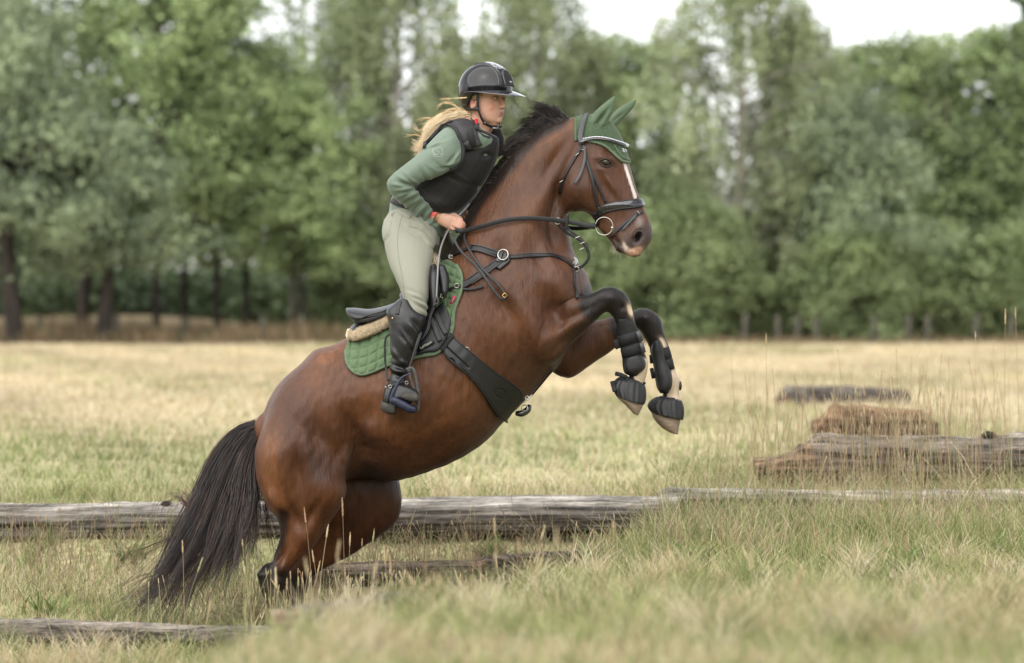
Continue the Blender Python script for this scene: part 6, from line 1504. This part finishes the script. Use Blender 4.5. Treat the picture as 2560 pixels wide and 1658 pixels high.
def build_stalks():
    """tall seeding stems"""
    V_ = []; F_ = []; C_ = []; nv = 0
    items = []
    def add(px, py_top, py_base, d, lean=0, head=.05, c=None): items.append((px, py_top, py_base, d, lean, head, c))
    # stems read off round the hind legs and the tail
    for px, t, b_, d, ln, hd in [(760, 1273, 1520, 13.2, 26, .06), (855, 1250, 1500, 13.0, 8, .07), (820, 1315, 1545, 12.8, -32, .05), (935, 1325, 1420, 13.4, -30, .05), (875, 1335, 1480, 13.3, -8, .055), (455, 1355, 1560, 12.9, 6, .05), (505, 1398, 1560, 12.9, -58, .06), (605, 1350, 1560, 12.6, 12, .03),
                                 (607, 1408, 1620, 12.2, 28, .05), (688, 1425, 1590, 11.6, 8, .07), (610, 1505, 1640, 11.0, 4, .07), (800, 1405, 1500, 13.0, -35, .05), (780, 1378, 1470, 13.0, 25, .05), (905, 1350, 1440, 13.2, -5, .03), (960, 1370, 1520, 12.4, 14, .07), (975, 1390, 1500, 12.6, 8, .08), (725, 1430, 1560, 12.6, 4, .03), (775, 1435, 1600, 12.6, -15, .03), (1120, 1365, 1560, 12, 22, .06),
                                 (2515, 776, 1180, 15.6, -4, .07), (2540, 772, 1200, 15.5, 12, .05), (1916, 835, 1230, 15.4, 2, .05), (2440, 830, 1180, 15.4, 0, .03), (2485, 850, 1180, 15.8, 4, .03), (1827, 867, 1160, 15.8, 18, .015), (2095, 872, 1100, 16.3, 26, .02), (2242, 872, 1180, 16, 8, .02), (2280, 888, 1160, 16, -4, .02), (1240, 1392, 1530, 12.6, 10, .05), (1150, 1300, 1440, 14.6, 60, .01)]:
        add(px, t, b_, d, ln, hd)
    for _ in range(430):    # thicket round the stacked logs
        px = rng.triangular(1700, 2250, 2600); d = rng.uniform(15.0, 17.3); top = rng.triangular(900, 1040, 1190) - 30 * (px > 2300) + (60 if px < 1850 else 0)
        add(px, top, None, d, rng.normal(0, 30), rng.choice([.015, .02, .03, .045]))
    for _ in range(150):
        px = rng.uniform(1250, 2600); d = rng.uniform(13.2, 15.4); add(px, None, None, d, rng.normal(0, 22), rng.choice([.012, .02, .03]))
    for _ in range(130):
        px = rng.uniform(0, 1350); d = rng.uniform(12.6, 15.3)
        if 640 < px < 1000 and 13.5 < d < 14.5: continue
        add(px, None, None, d, rng.normal(0, 20), rng.choice([.01, .015, .02, .03]))
    for _ in range(60): add(rng.uniform(0, 2560), None, None, rng.uniform(8.6, 11.5), rng.normal(0, 25), rng.choice([.02, .03, .05]))
    for _ in range(420):    # dead grass hanging over the ditch
        px = rng.uniform(740, 1480); d = rng.uniform(14.55, 15.35); add(px, rng.uniform(1290, 1430) if rng.random() < .25 else None, None, d, rng.normal(0, 38), rng.choice([.008, .01, .02]), [(.30, .225, .14), (.38, .30, .19), (.20, .14, .09)][rng.integers(3)])
    for _ in range(170):
        px = rng.uniform(620, 1250); d = rng.uniform(12.6, 13.7); add(px, rng.uniform(1420, 1530), None, d, rng.normal(0, 30), rng.choice([.012, .02, .035]))
    for _ in range(260):
        px = rng.uniform(0, 640); d = rng.uniform(14.9, 15.45); add(px, None, None, d, rng.normal(0, 25), .012, [(.34, .23, .16), (.28, .20, .13), (.22, .25, .10)][rng.integers(3)])
    for px, t, b_, d, ln, hd, c in items:
        x0 = (px + ln - 1280) / FPX * d; y = d + CAM_Y; zb = float(ground_z(np.array([x0]), np.array([y]))[0]) - .01
        if t is None: zt = zb + rng.uniform(.10, .30)
        else: zt = CAM_Z - (t - HOR) / FPX * d
        if zt < zb + .05: zt = zb + .12
        x1 = x0 - ln / FPX * d
        k = np.linspace(0, 1, 7); pts = np.stack([x0 + (x1 - x0) * k ** 1.7, y + .02 * np.sin(k * 2), zb + (zt - zb) * k], 1)
        colr = np.array(c if c else [(.38, .29, .17), (.46, .38, .24), (.30, .20, .125), (.27, .27, .13)][rng.choice(4, p=[.4, .3, .2, .1])])
        V, F = tube(pts, np.linspace(.0015, .0008, 7), 4); 
        d_ = pts[-1] - pts[-3]; d_ /= np.linalg.norm(d_)
        hp = [pts[-1] - d_ * hd * .9, pts[-1] - d_ * hd * .5, pts[-1] + d_ * hd * .1]
        hr = hd * .036 + .0012
        V2, F2 = tube(crom(np.array(hp), 4), hr * np.array([.5, 1.0, .8, 1.15, .9, 1.0, .75, .7, .3]), 6)
        V2 = V2 + rng.normal(0, hr * .25, V2.shape)
        for VV, FF, cc in ((V, F, colr * .9), (V2, F2, colr * 1.15)):
            V_.append(VV); F_ += [tuple(i + nv for i in q) for q in FF]; C_.append(np.tile((*cc, 1), (len(VV), 1))); nv += len(VV)
    o = mesh_obj('seeding_grass', np.vstack(V_), F_, M['stalk'], None, True, np.vstack(C_)); tag(o, 'tall dry grass stems with seed heads rising among the logs and round the hind legs', 'grass', kind='stuff')
build_stalks()

# ------------------------------------------------------------------ logs
def log(label, x0, x1, d0, d1, t0, t1, b0, b1, col, top=(.34, .31, .28), broken=(0, 0), seg=60, knots=(), flat=1.0, seed=1):
    """a felled log; pixel x range, depth, top and bottom pixel rows at both ends"""
    r_ = np.random.default_rng(seed); k = np.linspace(0, 1, seg)
    d = d0 + (d1 - d0) * k; px = x0 + (x1 - x0) * k; tp = t0 + (t1 - t0) * k; bt = b0 + (b1 - b0) * k
    c = np.stack([(px - 1280) / FPX * d, d + CAM_Y, CAM_Z - ((tp + bt) / 2 - HOR) / FPX * d], 1); rad = (bt - tp) / 2 / FPX * d
    n = 56; V = []; C = []
    ax = c[-1] - c[0]; ax /= np.linalg.norm(ax); up = np.array((0, 0, 1.)); sd_ = np.cross(ax, up)
    ph = r_.uniform(0, 6, 6)
    g = r_.normal(0, 1, n); 
    for i in range(seg):
        wv = 1 + .05 * np.sin(k[i] * 9 + ph[0]) + .03 * np.sin(k[i] * 23 + ph[1])
        e0 = k[i] / .06 if broken[0] else 1; e1 = (1 - k[i]) / .06 if broken[1] else 1
        for j in range(n):
            a = 2 * np.pi * j / n
            rr = rad[i] * wv * (1 + .06 * g[j] + .035 * math.sin(11 * a + ph[4] + 3 * math.sin(k[i] * 14)) + .03 * math.sin(3 * a + ph[2] + k[i] * 4) + .02 * math.sin(7 * a + ph[3] - k[i] * 6)) + r_.normal(0, .0012)
            lim = broken[0] * max(0, math.sin(a)) * 1.0
            if broken[0]: rr *= min(1, max(.25, (k[i] / broken[0] - .9 * max(0, math.sin(a))) * 2.2 + .35)) if k[i] < broken[0] * 1.2 else 1
            if broken[1] and k[i] > 1 - broken[1] * 1.2: rr *= min(1, max(.3, ((1 - k[i]) / broken[1] - .7 * max(0, math.cos(a - 1))) * 2 + .45))
            V.append(c[i] + sd_ * rr * math.cos(a) + up * rr * math.sin(a) * flat)
            tt_ = max(0, math.sin(a)) ** 1.5; base = np.array(col) * (1 - tt_) + np.array(top) * tt_  # lit top and shaded underside blended into the wood colour
            if broken[0] and k[i] < broken[0]: base = base * .45 + np.array((.20, .12, .07)) * .55 * (1 if r_.random() < .7 else .5)
            C.append(base * r_.uniform(.8, 1.2))
    F = []
    for i in range(seg - 1):
        for j in range(n): F.append((i * n + j, (i + 1) * n + j, (i + 1) * n + (j + 1) % n, i * n + (j + 1) % n))
    V.append(c[0]); V.append(c[-1]); C.append(np.array(col)); C.append(np.array(col)); m = seg * n
    for j in range(n): F.append((m, j, (j + 1) % n)); F.append((m + 1, (seg - 1) * n + (j + 1) % n, (seg - 1) * n + j))
    V = np.array(V); C = np.array(C)
    for kx, ka, kr in knots:
        i = int(kx * (seg - 1)); p = c[i] + (sd_ * math.cos(ka) + up * math.sin(ka)) * rad[i]
        kv, kf = ellipsoid(p, (kr * 1.3, kr, kr * .8), 12, 8); kv += r_.normal(0, kr * .08, kv.shape); kf = [tuple(q + len(V) for q in f) for f in kf]; V = np.vstack([V, kv]); C = np.vstack([C, np.tile(np.array(col) * .6, (len(kv), 1))]); F += kf
    o = mesh_obj('log', V, F, M['log'], None, True, np.c_[C, np.ones(len(C))]); return tag(o, label, 'log')
GREY, DARK = (.085, .073, .063), (.06, .05, .042)
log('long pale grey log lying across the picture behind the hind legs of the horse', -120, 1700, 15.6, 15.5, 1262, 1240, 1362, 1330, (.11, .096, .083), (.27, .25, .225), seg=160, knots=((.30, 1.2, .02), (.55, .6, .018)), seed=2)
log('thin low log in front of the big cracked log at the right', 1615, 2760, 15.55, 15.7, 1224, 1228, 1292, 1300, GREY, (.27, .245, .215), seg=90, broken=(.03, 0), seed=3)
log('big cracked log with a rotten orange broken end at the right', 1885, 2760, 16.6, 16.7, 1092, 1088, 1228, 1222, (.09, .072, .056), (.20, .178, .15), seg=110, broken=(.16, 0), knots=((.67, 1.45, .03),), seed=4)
log('short orange brown rotten log standing in dry grass beyond the big cracked log', 2030, 2345, 20.5, 20.6, 1010, 1024, 1112, 1112, (.105, .068, .046), (.20, .125, .075), seg=60, broken=(.14, .16), seed=5)
log('dark grey blurred log farthest out on the straw meadow', 1948, 2262, 29.5, 30, 966, 974, 1042, 1040, (.06, .05, .042), (.10, .088, .075), seg=50, broken=(.04, 0), seed=6)
log('dark low timber step on the far wall of the ditch under the horse', 700, 1345, 14.95, 14.9, 1408, 1398, 1476, 1458, DARK, (.10, .08, .06), seg=60, seed=7)
log('short dark stub of timber at the right end of the ditch', 1180, 1440, 14.5, 14.8, 1392, 1376, 1440, 1425, DARK, (.10, .08, .065), seg=40, seed=8, broken=(.1, 0))
log('slim grey log in the grass at the bottom left corner', -80, 720, 12.7, 12.4, 1546, 1572, 1622, 1640, DARK, (.16, .14, .12), seg=80, seed=9)
log('blurred dark log end in the front bank below the hind hooves', 705, 1010, 9.3, 10.5, 1520, 1478, 1600, 1545, DARK, (.12, .10, .085), seg=40, seed=10, broken=(.08, 0))

# ------------------------------------------------------------------ trees
def leaves(pts, size, aspect, col, jitter=.25, droop=0):
    n = len(pts); a = rng.normal(0, 1, (n, 3)); a[:, 2] -= droop; a /= np.linalg.norm(a, axis=1)[:, None]
    b = rng.normal(0, 1, (n, 3)); b = b - a * (a * b).sum(1)[:, None]; b /= np.linalg.norm(b, axis=1)[:, None]
    s = size * rng.uniform(.7, 1.3, (n, 1))
    V = np.stack([pts - a * s * .5, pts + b * s * aspect * .5, pts + a * s * .5, pts - b * s * aspect * .5], 1).reshape(-1, 3)
    F = np.arange(4 * n).reshape(n, 4)
    C = np.repeat(col * rng.uniform(1 - jitter, 1 + jitter, (n, 1)), 4, 0)
    return V, F, C

def limb_tubes(segs, colr, nside=8):
    mb = MB()
    for pts, r in segs: mb.add(*tube(crom(np.array(pts), 3), np.interp(np.linspace(0, 1, 3 * (len(pts) - 1) + 1), np.linspace(0, 1, len(r)), r), nside), (*colr, 1))
    return mb

def make_tree(name, label, kind, h, w_, trunk_r, cols, nleaf, size, base, barkcol, seedv, lean=0, cat='tree', group=None):
    global rng
    keep = rng; rng = np.random.default_rng(seedv)
    root = empty(name, (0, 0, 0)); tag(root, label, cat, group)
    segs = []; pts = []
    tx = lambda z: lean * (max(z, 0) / h) ** 1.5 + .018 * w_ * math.sin(z * 1.1 + seedv)
    segs.append(([(tx(z), .1 * math.sin(z + seedv), z) for z in np.linspace(-.2, h * .92, 8)], np.linspace(trunk_r, trunk_r * .15, 8)))
    nb = int(18 + h * 3)
    for k in range(nb):
        z0 = base + (h * .93 - base) * (k + rng.random()) / nb; t = (z0 - base) / (h - base); t = min(max(t, 0), 1)
        if kind == 'pine': R_ = w_ * .5 * (1 - t) ** .55 * (.75 + .5 * rng.random())
        elif kind == 'bush': R_ = w_ * .5 * math.sqrt(max(.05, 1 - t * t)) * (.7 + .4 * rng.random())
        else: R_ = w_ * .5 * (math.sin(math.pi * min(1, (t * .82 + .18)) ** .8) ** .7) * (.65 + .5 * rng.random())
        a = k * 2.4 + rng.normal(0, .4); rise = {'pine': .12, 'birch': .55, 'oak': .35, 'bush': .5}[kind]
        p0 = np.array((tx(z0), 0, z0)); d = np.array((math.cos(a), math.sin(a), rise + rng.normal(0, .15)))
        p1 = p0 + d * R_ * .5; p2 = p0 + d * R_ * (.95) + np.array((0, 0, -.18 * R_ if kind != 'pine' else .02 * R_))
        segs.append(([p0, p1, p2], [trunk_r * .34 * (1 - .6 * t), trunk_r * .2 * (1 - .6 * t), .012]))
        ncl = {'pine': 6, 'birch': 7, 'oak': 5, 'bush': 5}[kind]
        for c in range(ncl):
            if kind != 'bush' and rng.random() < .14: continue
            f = .35 + .65 * (c + rng.random()) / ncl; q = p0 + (p2 - p0) * f + rng.normal(0, .14 * R_ + .05, 3) * (1, 1, .6)
            m = nleaf // (nb * ncl)
            if kind == 'birch':
                LL = rng.uniform(.6, 1.7)
                for s in range(max(1, m // 14)):
                    o = q + rng.normal(0, .115, 3); L = rng.uniform(.75, 1.25) * LL * min(1, .35 + o[2] / h); nn = 14; tt = rng.random(nn)
                    sw = rng.normal(0, .10, 2)
                    pts.append(o + np.stack([sw[0] * tt + rng.normal(0, .045, nn), sw[1] * tt + rng.normal(0, .045, nn), -L * tt + .1], 1))
            elif kind == 'pine':
                pts.append(q + rng.normal(0, 1, (m, 3)) * (.26, .26, .13) * (.7 + .5 * rng.random()))
            else:
                pts.append(q + rng.normal(0, 1, (m, 3)) * (.22, .22, .15) * (.6 + .9 * rng.random()))
    P_ = np.vstack(pts); P_ = P_[P_[:, 2] > .15]
    cc = np.array(cols); n = len(P_); f = np.clip(.5 + .35 * wob(P_[:, 0] + P_[:, 1], P_[:, 2], 1.9, seedv) + rng.normal(0, .15, n), 0, 1)[:, None]
    C = cc[0] * (1 - f) + cc[1] * f
    V, F, C = leaves(P_, size, .42 if kind == 'pine' else .62, C, .22, 1.2 if kind == 'birch' else 0)
    limb_tubes(segs, barkcol).build('trunk', M['bark'], root, col=True)
    big_mesh('crown', V, F, M['leaf'], root, C, smooth=False)
    rng = keep
    return root

def place(o, px, d, rz=0, s=1.0, sz=None):
    x = (px - 1280) / FPX * d; y = d + CAM_Y
    o.location = (x, y, float(ground_z(np.array([x]), np.array([y]))[0]) - .05); o.rotation_euler = (0, 0, rz); o.scale = (s, s, sz or s)
def copy_tree(o, label, group=None):
    c = o.copy(); COL.objects.link(c); c['label'] = label
    for ch in list(o.children):
        k = ch.copy(); COL.objects.link(k); k.parent = c
    return c

OAKC = [(.075, .110, .05), (.21, .265, .12)]; BIRC = [(.165, .20, .10), (.33, .375, .215)]; PINC = [(.11, .145, .09), (.30, .36, .21)]; SPRC = [(.135, .19, .08), (.35, .43, .20)]
BRK, RED, PAL = (.034, .028, .024), (.13, .065, .045), (.22, .20, .17)
T = {}
T['oak'] = make_tree('oak_tree', 'tall dark oak filling the upper left corner', 'oak', 9.8, 6.0, .15, OAKC, 19000, .135, 2.2, BRK, 11)
place(T['oak'], 215, 68, .3)
T['pine'] = make_tree('pine_tree', 'low spreading blue green pine on a thick dark trunk at the left', 'pine', 4.1, 3.5, .17, PINC, 16000, .14, 1.6, BRK, 12)
place(T['pine'], 262, 62.5)
T['alder'] = make_tree('alder_tree', 'mid green leafy tree on a dark trunk right of the low pine', 'oak', 8.8, 4.6, .085, SPRC, 19000, .125, 2.05, BRK, 13)
place(T['alder'], 394, 65.5, 1)
T['birch'] = make_tree('birch_tree', 'tall pale green weeping birch directly behind the rider', 'birch', 9.2, 4.6, .13, BIRC, 34000, .105, 1.1, PAL, 14)
place(T['birch'], 985, 68)
T['young'] = make_tree('birch_tree', 'sparse young birch with bright sky showing through left of the rider', 'birch', 8.8, 3.6, .09, BIRC, 8000, .10, 1.5, PAL, 15)
place(T['young'], 735, 73)
T['bush'] = make_tree('hazel_bush', 'rounded pale green bush low down right of the forelegs', 'bush', 3.1, 3.2, .05, [(.12, .165, .07), (.31, .37, .18)], 12000, .11, .15, BRK, 16, cat='bush')
place(T['bush'], 1750, 65.5, 0, .9)
def tc_(k, px, d, lab, rz=0, s=1.0, sz=None):
    o = copy_tree(T[k], lab); place(o, px, d, rz, s, sz)
tc_('pine', 30, 62.0, 'tall pine with a yellowish top cut by the left edge', 2.0, 1.15, 1.55)
tc_('oak', -60, 72, 'dark oak behind the yellowish pine at the left edge', 2.0, 1.0)
tc_('alder', 555, 66.5, 'leafy tree on a reddish trunk, left of a matching reddish trunk', 2.5, .92, .86)
tc_('alder', 612, 67.5, 'leafy tree on the second reddish trunk left of the saddle', 4.0, .85, .70)
tc_('alder', 745, 66.0, 'round leafy tree on a thick dark trunk just left of the saddle', 5.2, .8, .62)
tc_('alder', 470, 72, 'taller leafy tree standing behind the two reddish trunks', 3.2, 1.0, 1.0)
tc_('birch', 880, 70.5, 'weeping birch behind and left of the rider', 1.1, .92)
tc_('birch', 1120, 70, 'weeping birch behind the rider helmet', 2.6, .74, .68)
tc_('young', 1215, 75, 'thin birch in the bright sky gap above the rider', 3.0, .5, .80)
tc_('birch', 1345, 69, 'weeping birch above the neck of the horse', 4.0, .95, .98)
tc_('oak', 1320, 74, 'dark green oak behind the neck of the horse', 4.0, .62, .58)
tc_('birch', 1480, 71, 'lower weeping birch behind the ears of the horse', 5.0, .85, .74)
tc_('alder', 1590, 70, 'green tree between the ears of the horse and the tall birch', .4, .85, .76)
tc_('young', 1690, 72, 'slender birch top standing against the white sky right of the ears', .6, .8, .88)
tc_('birch', 1850, 66.5, 'largest weeping birch, right of the horse head', .7, 1.02, 1.0)
tc_('birch', 1975, 68, 'weeping birch on the right shoulder of the largest birch', 2.2, .72, .78)
tc_('oak', 2110, 71, 'dull dark tree in the gap right of the largest birch', 1.4, .62, .66)
tc_('alder', 2230, 69.5, 'rounded green tree under the white sky at the upper right', 2.6, .9, .76)
tc_('birch', 2360, 70.5, 'birch rising to the right of the white sky gap', 3.7, .9, .72)
tc_('alder', 2470, 70, 'green tree second from the right edge', 4.9, 1.0, .78)
tc_('oak', 2590, 69, 'dark tree cut by the right edge', 5.5, .78, .69)
tc_('pine', 2140, 66, 'flat layered pine below the dull dark tree at the right', 4.5, .95, 1.2)
for k, (px, d, s, sz, lab) in enumerate([(1530, 66, .95, .75, 'green bush behind the forelegs of the horse'), (1640, 65.5, 1.0, .85, 'bush just right of the forelegs'), (1925, 66.8, .8, .45, 'low bush at the foot of the largest birch'), (2020, 67, .8, .5, 'low bush between the largest birch and the layered pine'),
                                        (2290, 66.5, 1.1, .8, 'broad bush at the wood edge left of the right hand trees'), (2430, 67, .9, .55, 'bush second from the right edge'), (2140, 65.2, .85, .72, 'bush hiding the trunk of the flat layered pine at the right'), (2560, 66.5, 1.0, .8, 'bush cut by the right edge'), (1400, 67, 1.0, 1.1, 'bush behind the chest of the horse'), (1240, 68, 1.1, 1.2, 'bush behind the withers of the horse'), (1030, 67, 1.0, .8, 'bush behind the rider legs'), (905, 68.5, .8, .6, 'bush behind the cantle of the saddle')]):
    tc_('bush', px, d, lab, k * 1.3, s, sz)

def build_wood():
    # the deep wood behind the first trees reads as one mass
    n = 92000; x = np.r_[rng.uniform(-16, 16, 42000), rng.uniform(12.5, 34, 50000) * rng.choice([-1, 1], 50000)]; y = rng.uniform(66, 76, n); top = (3.6 + .8 * np.sin(x * .7) + .6 * np.sin(x * 1.9 + 1)) * (.26 + .74 * ss(x, -5, -2.5)) + 6.5 * ss(np.abs(x), 12.5, 14); z = rng.random(n) * top
    z = z + ground_z(x, y); P_ = np.stack([x, y, z], 1); P_[:, :2] += rng.normal(0, .3, (n, 2))
    f = np.clip(.4 + .4 * wob(x, z, 1.3, 3), 0, 1)[:, None]; C = np.array((.045, .070, .035)) * (1 - f) + np.array((.10, .135, .06)) * f
    n2_ = 26000; x = rng.uniform(-22, 22, n2_); y = rng.uniform(80, 92, n2_); z = rng.random(n2_) * (4.0 + .8 * np.sin(x * .6) + .6 * np.sin(x * 1.7)) + .3
    P2 = np.stack([x, y, z], 1); f = np.clip(.5 + .4 * wob(x, z, 1.0, 3), 0, 1)[:, None]; P_ = np.vstack([P_, P2]); C = np.vstack([C, np.array((.085, .115, .05)) * (1 - f) + np.array((.20, .24, .10)) * f])
    V, F, C = leaves(P_, np.where(np.abs(P_[:, 0]) > 13, .5, .26)[:, None], .7, C, .25); o = big_mesh('deep_wood', V, F, M['leaf'], None, C, smooth=False); tag(o, 'dim undergrowth and foliage of the wood behind the front trees', 'wood', kind='stuff')
build_wood()
def build_far_wood():
    # the wood on the photographer's side of the meadow, mirrored in the helmet
    n = 40000; x = rng.uniform(-150, 150, n); y = rng.uniform(-66, -54, n) + .0022 * x ** 2; top = 9 + 2.2 * np.abs(np.sin(x * .45)) + 2.5 * np.abs(np.sin(x * .17 + 1)) + 1.5 * np.abs(np.sin(x * 1.3)); z = rng.random(n) * top
    P_ = np.stack([x, y, z], 1); V, F, C = leaves(P_, 1.1, .7, np.tile((.06, .085, .04), (n, 1)), .25); o = big_mesh('deep_wood', V, F, M['leaf'], None, C, smooth=False); tag(o, 'dark wood on the near side of the meadow mirrored in the riding helmet', 'wood', kind='stuff')
build_far_wood()

LBL = ['first from the left', 'second from the left', 'third from the left', 'fourth from the left', 'just left of the saddle', 'first right of the forelegs', 'second right of the forelegs', 'third right of the forelegs', 'fourth right of the forelegs', 'sixth from the right edge', 'fourth from the right edge', 'third from the right edge', 'next to last at the right', 'last at the right edge']
LBL[9] = 'fifth from the right edge'
def build_posts():
    first = None
    spots = [102, 290, 462, 655, 750, 1859, 1946, 1990, 2040, 2186, 2267, 2317, 2440, 2530]
    for k, px in enumerate(spots):
        if first is None:
            mb = MB(); r = [(np.array((0, 0, z)), np.array((.055, 0, 0)) * s, np.array((0, .055, 0)) * s) for z, s in ((-.3, 1), (.3, 1), (.62, .98), (.68, .8))]
            mb.add(*tube_rings(r, 12, 2.4, .1)); o = mb.build('fence_post', M['post']); first = o
        else:
            o = first.copy(); COL.objects.link(o)
        x = (px - 1280) / FPX * 64; o.location = (x, 50.0, float(ground_z(np.array([x]), np.array([50.0]))[0]) - .1); o.rotation_euler = (rng.normal(0, .03), rng.normal(0, .04), k)
        tag(o, 'low grey fence post at the foot of the trees, ' + LBL[k], 'fence post', 'fence posts along the wood edge')
build_posts()
